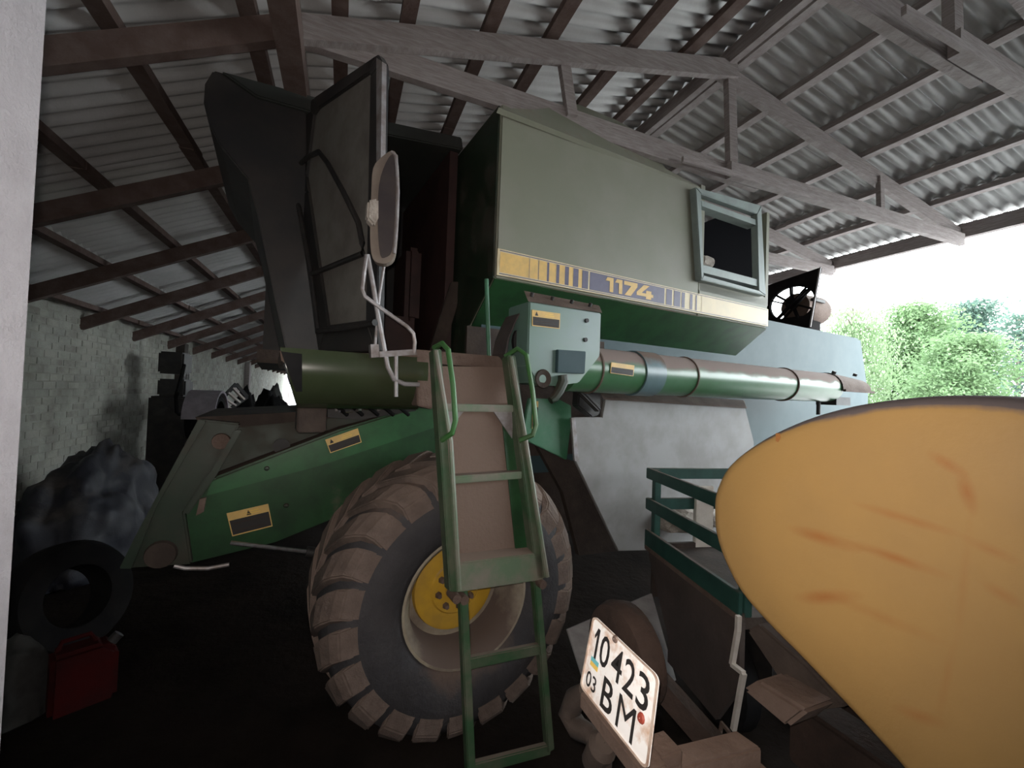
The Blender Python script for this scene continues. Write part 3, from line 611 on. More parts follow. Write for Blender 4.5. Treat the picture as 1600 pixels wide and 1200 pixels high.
# open door swung out towards the ladder
h0 = Pr(485, 151, rc-.02); e0 = Pr(591, 84, 2.40)
hd = V((h0.x, h0.y, 0)); ed = V((e0.x, e0.y, 0)); dd = (ed-hd).normalized(); dn = V((-dd.y, dd.x, 0))
def D(px, py, k=0): return Pl(px, py, hd+dn*k, dn)
do = [(479, 166), (490, 152), (590, 84), (597, 96), (588, 548), (497, 550), (462, 300), (455, 275)]
di = [(490, 178), (497, 168), (577, 112), (578, 120), (571, 500), (512, 508), (482, 300), (478, 275)]
tk = dn*(.045 if dn.y > 0 else -.045)
door = part(frame(MB(), [D(*p) for p in do], [D(*p) for p in di], tk), 'cab_door', M_dark, bevel=.006)
part(MB().prism([D(*p)+tk*.4 for p in di], tk*.15), 'door_glass', M_glass, door, label='dusty grey door glass')
kf = -.03 if dn.y > 0 else .03
mb = MB(); mb.tube([D(x, y, kf) for x, y in ((458, 280), (463, 262), (480, 246), (498, 237), (512, 255), (535, 297), (560, 348), (566, 380), (567, 396), (486, 429))], .016, 8)
mb.tube([D(x, y, kf) for x, y in ((458, 280), (470, 340), (486, 429), (497, 520))], .018, 8)
mb.tube([D(x, y, kf) for x, y in ((497, 517), (540, 513), (586, 504))], .018, 8); part(mb, 'door_rail', M_black, door)
part(MB().prism([D(588, 90, kf), D(597, 96, kf), D(594, 330, kf), D(588, 330, kf)], tk*.6), 'door_edge', M_greypipe, door)
# mirror on bent tubes
mr_ = 2.22
mo = [(580, 300), (583, 262), (596, 245), (611, 235), (618, 238), (622, 255), (623, 300), (621, 350), (617, 395), (608, 409), (594, 411), (582, 403), (578, 370)]
def smooth2(P, n=3):
    o = []; k = len(P)
    for i in range(k):
        a, b, c, d = [V((*P[(i+j) % k], 0)) for j in (-1, 0, 1, 2)]
        for j in range(n):
            t = j/n; q = .5*((2*b)+(c-a)*t+(2*a-5*b+4*c-d)*t*t+(3*b-a-3*c+d)*t**3); o.append((q.x, q.y))
    return o
mo = smooth2(mo)
mir = part(MB().prism([Pl(x, y, (.0, mr_, 0), (.25, 1, 0)) for x, y in mo], (.02, .06, 0)), 'mirror_shell', mat('dusty_mirror_shell', (.15, .12, .10), .7, col2=(.19, .155, .125), scale=8), bevel=.008)
mg = [(592, 290), (602, 256), (613, 242), (617, 262), (618, 300), (616, 350), (612, 392), (603, 402), (594, 398), (590, 350)]
mg = smooth2(mg)
part(MB().prism([Pl(x, y, (0, mr_-.008, 0), (.25, 1, 0)) for x, y in mg], (0, -.006, 0)), 'mirror_glass', mat('dusty_mirror', (.06, .05, .052), .25, .3, col2=(.09, .075, .07), scale=6), mir)
part(MB().tube([Pl(x, y, (0, mr_-.01, 0), (.25, 1, 0)) for x, y in ((611, 237), (619, 243), (622, 300), (620, 350), (616, 396))], .008, 8), 'mirror_lit_edge', M_greypipe, mir)  # pale tube imitates light caught on the mirror's edge
part(MB().prism([Pl(x, y, (0, mr_-.03, 0), (.25, 1, 0)) for x, y in ((575, 312), (592, 309), (592, 340), (585, 354), (573, 340))], (0, .06, 0)), 'mirror_clamp', M_stone, mir, bevel=.01)
part(MB().tube([Pr(x, y, 2.26) for x, y in ((573, 398), (569, 425), (566, 452), (570, 463), (600, 485), (636, 510), (646, 521), (648, 535), (647, 552))], .011, 8), 'mirror_arm', M_greypipe, mir)
part(MB().tube([Pr(x, y, 2.27) for x, y in ((574, 398), (582, 440), (592, 500), (601, 548), (606, 573), (616, 593), (632, 600), (655, 601))], .013, 8), 'mirror_arm', M_greypipe, mir)
part(MB().tube([Pr(x, y, 2.28) for x, y in ((601, 410), (593, 460), (586, 540))], .008, 8), 'mirror_arm', M_greypipe, mir)
part(MB().tube([Pr(x, y, 2.27) for x, y in ((619, 552), (619, 620))], .011, 8), 'mirror_arm', M_greypipe, mir)
mb = MB().prism(tr([(579, 538), (592, 538), (593, 558), (580, 559)], 2.27), (0, .05, 0)); mb.beam(Pr(592, 554, 2.27), Pr(650, 550, 2.27), .03, .03); part(mb, 'arm_bracket', M_greypipe, mir)
# rotary screen box and drum on the rear deck
# the shroud stands across the harvester (plane b = const), the drum lies behind it
bS = Pr(1273, 460, 3.12).x
def Pq(px, py): return Pb(px, py, bS)
sc = Pq(1236, 474); outer = [Pq(x, y) for x, y in ((1140, 466), (1281, 418), (1265, 511), (1140, 540))]
n = 32; hole = []; oc = []
ra_ = abs(Pq(1271, 474).y-Pq(1201, 474).y)/2; rz_ = abs(Pq(1236, 448).z-Pq(1236, 500).z)/2
def hit(c, d, poly):
    best = None
    for i in range(len(poly)):
        a = poly[i]; b = poly[(i+1) % len(poly)]; ex, ez = b.y-a.y, b.z-a.z; den = d[0]*ez-d[1]*ex
        if abs(den) < 1e-9: continue
        t = ((a.y-c.y)*ez-(a.z-c.z)*ex)/den; s_ = ((a.y-c.y)*d[1]-(a.z-c.z)*d[0])/den
        if t > 0 and -1e-6 <= s_ <= 1+1e-6 and (best is None or t < best): best = t
    return best
angs = sorted([2*math.pi*k/n for k in range(n)]+[math.atan2(p.z-sc.z, p.y-sc.y) % (2*math.pi) for p in outer])
def ell(a): return ra_*rz_/math.hypot(rz_*math.cos(a), ra_*math.sin(a))
for a in angs:
    d = (math.cos(a), math.sin(a)); t = hit(sc, d, outer); hh = min(ell(a), t*.95)
    hole.append(sc+V((0, d[0]*hh, d[1]*hh))); oc.append(sc+V((0, d[0]*t, d[1]*t)))
k_ = len(angs); mb = MB()
vs = []; fs = []
for off in (0, .06):
    for p, q in zip(oc, hole): vs += [p+V((off, 0, 0)), q+V((off, 0, 0))]
for i in range(k_):
    j = (i+1) % k_; o = 2*k_
    fs += [[2*i, 2*j, 2*j+1, 2*i+1], [o+2*i, o+2*i+1, o+2*j+1, o+2*j], [2*i, o+2*i, o+2*j, 2*j], [2*i+1, 2*j+1, o+2*j+1, o+2*i+1]]
mb.add(vs, fs)
M_matt = mat('matt_black', (.008, .007, .008), .9, col2=(.014, .012, .012), scale=6, spec=.1)
scr = part(mb, 'fan_shroud', M_matt)
part(MB().lathe(sc+V((.03, 0, 0)), (1, 0, 0), [(-.03, .001), (-.03, .085), (.05, .085), (.05, .001)], 20), 'fan_hub', M_matt, scr)
for a in (.62, 1.5, 2.5, 3.55, 4.35, 5.5):
    d = V((0, math.cos(a), math.sin(a))); part(MB().beam(sc+V((.03, 0, 0))+d*.06, sc+V((.03, 0, 0))+d*ell(a)*1.05, .028, .06, up=(1, 0, 0)), 'fan_spoke', M_matt, scr)
for x0, y0, x1, y1 in ((1204, 470, 1232, 476), (1224, 500, 1268, 452), (1216, 500, 1262, 448)):
    part(MB().beam(Pq(x0, y0)+V((-.02, 0, 0)), Pq(x1, y1)+V((-.02, 0, 0)), .022, .035, up=(1, 0, 0)), 'fan_brace', M_matt, scr)
part(MB().tube([outer[1]+V((-.005, -.008, 0)), outer[2]+V((-.005, -.008, 0))], .012, 6), 'shroud_lit_edge', M_greypipe, scr)  # pale tube stands for the lit edge of the black shroud
bD = Pr(1302, 480, 3.2).x; zD = Pr(1302, 482, 3.2).z
part(MB().lathe((bS+.06, 3.2+.21, zD-.03), (1, 0, 0), [(0, .001), (0, .20), (bD-bS-.16, .22), (bD-bS-.08, .20), (bD-bS-.05, .13), (bD-bS-.05, .001)], 28), 'fan_drum', M_dustbrown, scr)
part(MB().box((bS+.05, 3.3, 3.0), (bD-.15, 3.7, zD-.18)), 'drum_mount', M_matt, scr)
p = Pr(1278, 470, 3.2); part(MB().box((p.x-.16, 3.175, p.z-.02), (p.x+.16, 3.22, p.z+.02)), 'drum_latch', M_black, scr)

# ------------------------------------------------------------------ yellow tank cart with number plate
TX = 1.2; tc = V((TX, .60, 1.585)); TR = .455
tn = thing('tank_cart', 'yellow round-ended steel tank on a brown rusty cart with white 10423 number plate', 'tank cart', (1.9, .6, 0))
TB = V((1.9, .6, 0))
def tp(mb, name, mats, parent=None, bevel=0, sharp=35, label=None):
    o = mb.build(name, mats, parent or tn, base=TB, bevel=bevel, sharp=sharp)
    if label: o['label'] = label
    return o
# end outline: slightly squared circle traced on the plane X = TX
out = [(1108, 800), (1110, 770), (1125, 735), (1148, 710), (1182, 686), (1225, 664), (1275, 645), (1340, 629), (1420, 619), (1500, 616.5), (1600, 622)]
pe = [onX(x, y, TX) for x, y in out]
low_ = [onX(x, y, TX) for x, y in ((1400, 1200), (1330, 1122), (1250, 1036), (1190, 974), (1150, 926), (1125, 878), (1111, 835))]
# close the hidden side by mirroring about the tank's own axis
cy_ = .60
rightside = [V((TX, 2*cy_-p.y, p.z)) for p in (low_[::-1][:5])]
poly = pe + [V((TX, .275, 1.99)), V((TX, .19, 1.90)), V((TX, .125, 1.77)), V((TX, .10, 1.60)), V((TX, .125, 1.45)), V((TX, .19, 1.31)), V((TX, .29, 1.205)), V((TX, .42, 1.155)), V((TX, .52, 1.155))] + low_
# smooth closed resample
def catmull(P, n=4):
    o = []; k = len(P)
    for i in range(k):
        a, b, c, d = P[i-1], P[i], P[(i+1) % k], P[(i+2) % k]
        for j in range(n):
            t = j/n; o.append(.5*((2*b)+(c-a)*t+(2*a-5*b+4*c-d)*t*t+(3*b-a-3*c+d)*t**3))
    return o
poly = catmull(poly, 4); k = len(poly); cen = sum(poly, V())/k
rings = [(.0, .0, 1), (.0, .55, 0), (.0, .90, 0), (.004, .945, 0), (.014, .972, 0), (.034, .992, 0), (.06, 1.0, 0), (.09, 1.0, 0), (1.7, 1.0, 0), (1.75, .96, 0)]
vs = []; fs = []; mis = []
for dx, sc_, _ in rings[1:]:
    for p in poly: vs.append(V((TX+dx-.02*(1-sc_), cen.y+(p.y-cen.y)*sc_, cen.z+(p.z-cen.z)*sc_)))
nr = len(rings)-1
for i in range(nr-1):
    for j in range(k): fs.append([i*k+j, i*k+(j+1) % k, (i+1)*k+(j+1) % k, (i+1)*k+j])
fs.append(list(range(k))); fs.append([(nr-1)*k+j for j in range(k)][::-1])
mb = MB(); mb.add(vs, fs, 0, True); tank_o = tp(mb, 'tank_shell', M_yellow, sharp=60)
# rust marks
def blob(cx, cy, pts, name='rust_streak', mt=M_rust):
    P = [onX(cx+x, cy+y, TX-.0025) for x, y in pts]; mb = MB().add(P, [list(range(len(P)))]); tp(mb, name, mt, tank_o)
blob(1215, 682, [(-3, -5), (4, -5), (5, 2), (1, 9), (-3, 7)])
# rust streaks of their own shape in the paint (y, z of the tank end)
nt = M_yellow.node_tree; N = nt.nodes; Lk = nt.links; bs = N['Principled BSDF']; cur = bs.inputs['Base Color'].links[0].from_socket
tcn = N.new('ShaderNodeTexCoord')
nz = N.new('ShaderNodeTexNoise'); nz.inputs['Scale'].default_value = 9; nz.inputs['Detail'].default_value = 6; Lk.new(tcn.outputs['Object'], nz.inputs[0])
def streak(x0, y0, x1, y1, wd, amt):
    global cur
    a = onX(x0, y0, TX)-TB; b = onX(x1, y1, TX)-TB; c_ = (a+b)/2; d = b-a
    mp = N.new('ShaderNodeMapping'); mp.vector_type = 'TEXTURE'; mp.inputs['Location'].default_value = c_; mp.inputs['Rotation'].default_value = (math.atan2(d.z, d.y), 0, 0)
    mp.inputs['Scale'].default_value = (.5, d.length*.62, wd); Lk.new(tcn.outputs['Object'], mp.inputs[0])
    g = N.new('ShaderNodeTexGradient'); g.gradient_type = 'SPHERICAL'; Lk.new(mp.outputs[0], g.inputs[0])
    mu = N.new('ShaderNodeMath'); mu.operation = 'MULTIPLY'; Lk.new(g.outputs[1], mu.inputs[0]); Lk.new(nz.outputs[0], mu.inputs[1])
    m2 = N.new('ShaderNodeMath'); m2.operation = 'MULTIPLY'; m2.use_clamp = True; Lk.new(mu.outputs[0], m2.inputs[0]); m2.inputs[1].default_value = amt*2.6
    mx = N.new('ShaderNodeMix'); mx.data_type = 'RGBA'; Lk.new(m2.outputs[0], mx.inputs[0]); Lk.new(cur, mx.inputs[6]); mx.inputs[7].default_value = (.36, .15, .045, 1); cur = mx.outputs[2]
for q in ((1240, 826, 1350, 858, .022, .8), (1330, 846, 1480, 898, .016, .6), (1345, 788, 1500, 834, .014, .6), (1250, 934, 1345, 930, .022, .7), (1300, 930, 1470, 1000, .018, .35),
          (1455, 708, 1512, 742, .016, .8), (1505, 735, 1524, 800, .016, .8), (1520, 800, 1500, 1000, .010, .16), (1495, 1000, 1470, 1120, .010, .2), (1400, 1105, 1480, 1130, .018, .4), (1510, 840, 1600, 880, .014, .4), (1540, 910, 1600, 945, .016, .4)):
    streak(*q)
Lk.new(cur, bs.inputs['Base Color'])
# cart frame
M_lampbrown = mat('dark_rust', (.030, .019, .015), .9, col2=(.018, .012, .010), scale=9, bump=.3, spec=.2)
for x in (TX+.06, TX+1.3): tp(MB().box((x, .28, .95), (x+.12, .86, 1.13)), 'tank_saddle', M_lampbrown, bevel=.01)
tp(MB().prism([onX(x, y, TX+.06) for x, y in ((1165, 985), (1185, 975), (1260, 1040), (1320, 1105), (1280, 1110), (1215, 1060))], (.06, 0, 0)), 'saddle_plate', M_darkbrown, bevel=.008)
for y in (.30, .88): tp(MB().box((1.55, y, .84), (2.9, y+.1, .95)), 'cart_frame_rail', M_darkbrown, bevel=.01)
tp(MB().box((1.48, .30, .951), (2.48, .97, 1.125)), 'light_gap_filler', M_lampbrown, bevel=.01)  # dark box added to close the light gap under the tank
tp(MB().box((.74, .63, .80), (2.9, .75, .90)), 'draw_beam', M_darkbrown, bevel=.01)
tp(MB().prism([onZ(x, y, 1.165) for x, y in ((1030, 1168), (1150, 1139), (1192, 1168), (1040, 1204))], (0, 0, -.05)), 'bumper_bar', M_dustbrown, bevel=.006)
bz = 1.11
tp(MB().box((.86, .60, .86), (.92, .85, bz+.01)).box((.70, .68, .98), (1.0, .76, 1.115)), 'bumper_bracket', M_dustbrown, bevel=.008)
tp(MB().prism([onX(x, y, 1.12) for x, y in ((1158, 1078), (1182, 1063), (1262, 1112), (1228, 1138))], (.12, 0, 0)), 'step_bracket', M_dustbrown, bevel=.01)
for y in (.27, .93):
    wz = .36; tw = tp(MB().lathe((2.3, y, wz), (0, 1, 0), [(0, .20), (-.01, .27), (.0, .33), (.03, .36), (.12, .36), (.15, .33), (.16, .27), (.15, .20)], 28), 'cart_wheel', M_tyreblack)
    tp(MB().lathe((2.3, y+.04, wz), (0, 1, 0), [(0, .001), (0, .2), (.08, .2), (.08, .001)], 20), 'wheel_hub', M_rimyellow, tw)
tp(MB().box((2.25, .2, .32), (2.35, 1.1, .40)).box((2.2, .33, .36), (2.4, .38, .9)).box((2.2, .94, .36), (2.4, .99, .9)), 'cart_axle', M_black)
# lamp housing and cable behind the plate
lc = onX(958, 1026, .72); tp(MB().lathe(lc, (1, 0, 0), [(0, .001), (0, .115), (.004, .128), (.03, .138), (.07, .13), (.12, .06), (.12, .001)], 32), 'lamp_housing', M_lampbrown)
tp(MB().beam(lc+V((.08, -.02, -.02)), V((1.0, .72, 1.02)), .05, .05), 'lamp_stalk', M_lampbrown)
tp(MB().tube([onX(x, y, .66) for x, y in ((915, 1078), (898, 1092), (890, 1115), (903, 1138), (926, 1150), (940, 1172), (936, 1215))], [.02, .03, .034, .03, .024, .03, .03], 12), 'trailer_cable', M_darkbrown)
tp(MB().lathe(onX(935, 1175, .64), (0, -.6, 1), [(-.05, .001), (-.05, .028), (.03, .036), (.05, .024), (.05, .001)], 14), 'cable_plug', M_darkbrown)
# number plate
TL, TRr, BR, BL = onX(928, 961, .63), onX(1030, 1058, .63), onX(1012, 1206, .59), onX(907, 1072, .59)
def pp_(u_, v_): return lerp(lerp(TL, TRr, u_), lerp(BL, BR, u_), v_)
nrm = (TRr-TL).cross(BL-TL).normalized()
if nrm.x > 0: nrm = -nrm
rc_ = .07; outl = []
for (cu, cv, a0) in ((1-rc_, rc_, -90), (1-rc_, 1-rc_, 0), (rc_, 1-rc_, 90), (rc_, rc_, 180)):
    for q in range(5):
        a = math.radians(a0+q*22.5); outl.append(pp_(cu+rc_*math.cos(a), cv+rc_*math.sin(a)))
pl = tp(MB().prism(outl, -nrm*.004), 'number_plate', M_plate, bevel=.0012)
cpl = pp_(.5, .5)
mb = MB()
for i in range(len(outl)):
    a = outl[i]; b = outl[(i+1) % len(outl)]; mb.prism([a, b, lerp(b, cpl, .035), lerp(a, cpl, .035)], nrm*.003)
tp(mb, 'plate_rim', mat('plate_rim_steel', (.55, .45, .38), .5, col2=(.3, .2, .15), scale=20), pl)
def ptxt(s, u0, v0, u1_, v1_, bold, name, mt):
    mb = MB(); o = pp_(u0, v1_)+nrm*.0016; put_text(mb, s, o, pp_(u1_, v1_)-pp_(u0, v1_), pp_(u0, v0)-pp_(u0, v1_), bold); return tp(mb, name, mt, pl)
one = [(0, .70), (.50, 1), (1, 1), (1, 0), (.52, 0), (.52, .76), (.12, .60)]
tp(MB().add([pp_(.085+.075*x, .50-.40*y)+nrm*.0016 for x, y in one], [list(range(len(one)))]), 'plate_figure', M_plateblack, pl)
for i, ch in enumerate('10423'):
    if i == 0: continue
    wd = (.055, .15, .16, .15, .15)[i]; u0 = (.075, .20, .395, .585, .77)[i]; bo = (0, .008, .006, .008, .008)[i]; ptxt(ch, u0, .10, u0+wd, .50, bo, 'plate_figure', M_plateblack)
ptxt('B', .33, .56, .50, .94, .012, 'plate_letter', M_plateblack); ptxt('M', .57, .56, .80, .94, .0, 'plate_letter', M_plateblack)
ptxt('03', .07, .70, .235, .90, .01, 'plate_region', M_plateblack)
for v0, mt in ((.50, M_teal), (.56, M_flagyel)):
    tp(MB().add([pp_(a, b)+nrm*.0016 for a, b in ((.09, v0), (.22, v0), (.22, v0+.06), (.09, v0+.06))], [[0, 1, 2, 3]]), 'plate_flag', mt, pl)
tp(MB().lathe(pp_(.86, .58), nrm, [(0, .011), (.004, .008), (.005, .001)], 10), 'plate_bolt', M_redspot, pl)
tp(MB().lathe(pp_(.39, .04), nrm, [(0, .009), (.004, .007), (.005, .001)], 10), 'plate_bolt', M_dustbrown, pl)
tp(MB().box((.60, .70, 1.20), (.66, .95, 1.24)).box((.66, .72, 1.12), (.72, .78, 1.24)), 'plate_bracket', M_dustbrown, bevel=.004)

# ------------------------------------------------------------------ trailer with dark green rails
ang = math.atan2(-.22, .975); K = V((2.22, 2.62, 0)); a2 = V((math.cos(ang), math.sin(ang), 0)); a1 = V((-math.sin(ang), math.cos(ang), 0))
rt = thing('box_trailer', 'small brown-sided trailer with dark green open rails, seen past the yellow tank', 'trailer', K, ang)
def tl(p): p = p-K; return V((p.dot(a2), p.dot(a1), p.z))
def Tx(px, py, x=0): return tl(on(px, py, K+a2*x, a2))
def rp(mb, name, mats, parent=None, bevel=0, label=None):
    o = mb.build(name, mats, parent or rt, bevel=bevel)
    if label: o['label'] = label
    return o
zr = [(1.465, 1.385), (1.235, 1.15), (.995, .86)]
LN, WD = -1.02, 1.25
for i, (a, b) in enumerate(zr):
    rp(MB().box((-.015, LN, b), (.015, .03, a)), 'rail', M_rail, bevel=.004)
    if i < 2:
        rp(MB().box((.015, -.005, b), (WD, .025, a)), 'rail', M_rail, bevel=.004); rp(MB().box((WD-.03, LN, b), (WD, .0, a)), 'rail', M_rail, bevel=.004)
for x, y in ((.02, -.0), (WD-.06, 0), (.02, LN+.05), (WD-.06, LN+.05)):
    rp(MB().box((x, y-.05, .86), (x+.05, y, 1.46)), 'rail_post', M_rail, bevel=.004)
side = [Tx(x, y) for x, y in ((1009, 862), (1016, 905), (1062, 1062), (1056, 1135), (1148, 1142), (1158, 1070), (1152, 1000), (1155, 962))]
side = [V((0, .0, .885)), V((0, -.02, .80)), V((0, -.32, .36)), V((0, -.32, .20)), V((0, -.84, .20)), V((0, LN, .5)), V((0, LN, .885))]
rp(MB().prism(side, (.03, 0, 0)), 'side_panel', mat('trailer_side', (.075, .056, .05), .85, col2=(.05, .038, .034), scale=3, bump=.25))
rp(MB().box((.03, LN, .80), (WD, -.01, .86)), 'trailer_bed', M_darkbrown)
rp(MB().box((.03, -.03, .5), (WD, 0, .90)), 'end_panel', M_darkbrown)
rp(MB().box((-.02, LN, .845), (.03, .02, .885)), 'panel_ledge', M_dustbrown, bevel=.006)
zz = [Tx(x, y, -.03) for x, y in ((1154, 962), (1153, 985), (1144, 1038), (1162, 1052), (1157, 1078), (1146, 1140))]
mb = MB()
for p, q in zip(zz, zz[1:]): mb.beam(p, q, .02, .025, up=(1, 0, 0))
rp(mb, 'bent_edge_strip', M_white, label='bent pale metal strip')
p = Tx(1130, 1138, -.03); rp(MB().tube([Tx(1125, 1145, -.03), Tx(1128, 1130, -.03), Tx(1140, 1145, -.03)], .012, 6), 'edge_hook', M_dustbrown)
for y in (-.25, -.75):
    for x in (.12, WD-.28):
        if y > -.5: continue
        rp(MB().lathe((x, y+.15, .30), (1, 0, 0), [(0, .001), (0, .17), (0, .26), (.03, .30), (.12, .30), (.15, .26), (.15, .001)], 24), 'trailer_wheel', M_tyreblack)
rp(MB().box((.1, -.64, .26), (WD-.1, -.56, .34)).box((.3, -.9, .34), (.36, -.1, .80)).box((WD-.36, -.9, .34), (WD-.3, -.1, .80)), 'trailer_chassis', M_black)
# load on the trailer
def wq(p): return K+a2*p.x+a1*p.y+V((0, 0, p.z))
b_ = Tx(1098, 840, .45)
mb = MB().box((-.075, -.02, 0), (.075, .02, .47)); o = mb.build('board', M_white, bevel=.004, loc_=wq(V((b_.x, b_.y, .861))), rotz=ang)
tag(o, 'pale upright board standing in the green-railed trailer', 'board')
b2 = Tx(1066, 855, .55)
for k, (dx, dy, s, lb) in enumerate(((-.02, .0, .17, 'larger pale plaster lump lying in the railed trailer'), (.36, .10, .11, 'smaller pale rubble lump beside the upright board in the trailer'))):
    bm = bmesh.new(); bmesh.ops.create_icosphere(bm, subdivisions=3, radius=1)
    for v in bm.verts:
        v.co *= 1+.22*noise.noise(v.co*1.7+V((k*3, 0, 0))); v.co = V((v.co.x*s*1.25, v.co.y*s, max(-.55, v.co.z)*s*.8+.45*s))
    me = bpy.data.meshes.new('rubble'); bm.to_mesh(me); bm.free(); me.materials.append(M_stone)
    o = bpy.data.objects.new('rubble_lump', me); COL.objects.link(o); o.location = wq(V((b2.x+dx-.02, b2.y+dy, .86))); tag(o, lb, 'rubble')

# grey board leaning by the trailer
G1, G2 = onZ(1054, 1062, .012), onZ(928, 1120, .012); dep = (G1-CAM).dot(f0); T1 = at(1016, 927, dep+.14)
nn = (G2-G1).cross(T1-G1)
gp = [G1, T1, on(884, 983, G1, nn), G2]; cgp = (G1+G2)/2
o = MB().prism(gp, nn.normalized()*(.018 if nn.z > 0 else -.018)).build('grey_board', M_sheet, base=(cgp.x, cgp.y, 0), bevel=.003); tag(o, 'flat grey board propped on the ground behind the number plate', 'board')

# ------------------------------------------------------------------ clutter by the back wall
def lump(name, c, rad, amp, fr, mt, label, cat, seed=0, sub=5):
    bm = bmesh.new(); bmesh.ops.create_icosphere(bm, subdivisions=sub, radius=1)
    for v in bm.verts:
        n = noise.noise(v.co*fr+V((seed, 0, 0)))*amp+abs(noise.noise(v.co*fr*2.3+V((0, seed, 0))))*amp*.6
        v.co = V((v.co.x*rad[0], v.co.y*rad[1], v.co.z*rad[2]))*(1+n)
        v.co.z = max(0, v.co.z)
    me = bpy.data.meshes.new(name); bm.to_mesh(me); bm.free(); me.materials.append(mt)
    for p in me.polygons: p.use_smooth = True
    o = bpy.data.objects.new(name, me); COL.objects.link(o); o.location = c; return tag(o, label, cat)
p = onX(150, 700, -2.55); lump('tarpaulin_heap', (p.x, p.y, 0), (.55, .95, 1.12), .26, 2.2, M_tarp, 'heap under a crumpled dark plastic tarpaulin by the left wall', 'tarpaulin', 3)
p = onX(100, 765, -1.85); o = MB().lathe((0, 0, 0), (.75, -.45, .25), [(.0, .21), (-.03, .27), (-.02, .35), (.05, .39), (.15, .39), (.22, .35), (.23, .27), (.20, .21)], 40, closed=True).build('old_tyre', M_tyreblack, loc_=(p.x, p.y, .39)); tag(o, 'old black tyre propped against the dark tarpaulin heap', 'tyre')
# upright dark implement with hoses
p = onX(272, 640, -2.75); t = thing('upright_implement', 'tall dark machine with hanging hoses standing against the left wall post', 'machine', (p.x, p.y, 0)); q = V((p.x, p.y, 0))
MB().box((-.28, -.30, 0), (.28, .35, 1.75)).box((-.2, -.2, 1.75), (.2, .25, 2.05)).build('body', M_black, t, bevel=.03)
MB().box((-.18, -.28, 2.14), (.18, .20, 2.52)).build('control_block', M_black, t, bevel=.03)
for dy in (-.18, -.06, .08, .18): MB().tube([(.14, dy, 2.02), (.14, dy, 2.16)], .014, 6).build('valve_rod', M_chrome, t)
MB().tube([(.2, -.3, 2.3), (.22, -.5, 2.05), (.2, -.62, 1.75), (.2, -.55, 1.5), (.2, -.4, 1.45)], .03, 8).build('hose', M_tyreblack, t)
# mauve mudguard
p = onX(322, 655, -2.1); t = thing('mudguard', 'rounded mauve grey mudguard behind the header mount, beside the dark machine', 'mudguard', (p.x, p.y, 0))
mb = MB(); vs = []; fs = []
for k in range(13):
    a = math.pi*k/12
    for y in (-.22, .22): vs += [(y, math.cos(a)*.46, 1.42+math.sin(a)*.46), (y, math.cos(a)*.42, 1.42+math.sin(a)*.42)]
for k in range(12):
    a = k*4; fs += [[a, a+2, a+6, a+4], [a+1, a+5, a+7, a+3], [a, a+4, a+5, a+1], [a+2, a+3, a+7, a+6]]
mb.add(vs, fs, 0, True); mb.build('guard_arch', M_fender, t)
MB().lathe((-.2, 0, 1.40), (1, 0, 0), [(0, .3), (0, .37), (.05, .40), (.35, .40), (.4, .37), (.4, .3)], 32).build('wheel', M_tyreblack, t)
MB().box((-.1, -.36, 0), (.1, .36, 1.45)).build('support', M_black, t)
# tilted rack
p = onX(360, 625, -2.0); t = thing('metal_rack', 'tilted white-slotted metal rack leaning in front of the bright back wall', 'rack', (p.x, p.y, 0))
def Rk(px, py): return on(px, py, p, (.6, -1, 0))-V((p.x, p.y, 0))
mb = MB().beam(Rk(336, 634), Rk(369, 600), .06, .06).beam(Rk(369, 600), Rk(386, 620), .06, .06).beam(Rk(386, 620), Rk(356, 642), .06, .06).beam(Rk(356, 642), Rk(336, 634), .06, .06)
mb.build('rack_frame', M_black, t)
for k in range(4): MB().beam(lerp(Rk(336, 634), Rk(369, 600), .16+k*.22), lerp(Rk(356, 642), Rk(386, 620), .16+k*.22), .12, .03).build('rack_bar', M_white, t)
MB().beam(Rk(350, 640), (Rk(350, 640).x, Rk(350, 640).y, 0), .07, .07).beam(Rk(375, 625), (Rk(375, 625).x, Rk(375, 625).y, 0), .07, .07).build('rack_leg', M_black, t)
p = onX(420, 640, -1.4); lump('dark_heap', (p.x-.05, p.y+.6, 0), (.65, 1.1, 1.7), .2, 2.4, M_tyreblack, 'black covered heap rising behind the platform fascia', 'heap', 9)
p = onX(414, 640, -1.75); lump('pale_sack', (p.x, p.y+1.5, 0), (.35, .5, 2.0), .12, 3, M_sack, 'pale knotted sack on top beyond the black heap', 'sack', 5, 4)
p = onX(380, 640, -2.2); lump('black_bundle', (p.x, p.y+.3, 0), (.4, .55, 1.85), .2, 2.6, M_tyreblack, 'black bundle just right of the tilted metal rack', 'bundle', 12, 4)
# red can and sack in the dark corner
p = onZ(128, 1100, 0); t = thing('jerrycan', 'dim red fuel can on the dark floor near the pale column', 'fuel can', (p.x, p.y, 0), .5)
MB().prism([(-.15, -.08, 0), (.15, -.08, 0), (.15, -.08, .30), (.08, -.08, .37), (-.15, -.08, .37)], (0, .16, 0)).build('can_body', M_red, t, bevel=.025)
MB().tube([(-.12, 0, .36), (-.10, 0, .42), (.02, 0, .42), (.05, 0, .36)], .014, 8).build('can_handle', M_red, t)
MB().lathe((.12, 0, .33), (.7, 0, .7), [(0, .03), (.05, .03), (.05, .001)], 12).build('can_cap', M_black, t)
p = onZ(55, 1110, 0); lump('grey_sack', (p.x-.10, p.y, 0), (.15, .17, .42), .2, 2, M_sack, 'grey full sack on the floor beside the red fuel can', 'sack', 2, 4)

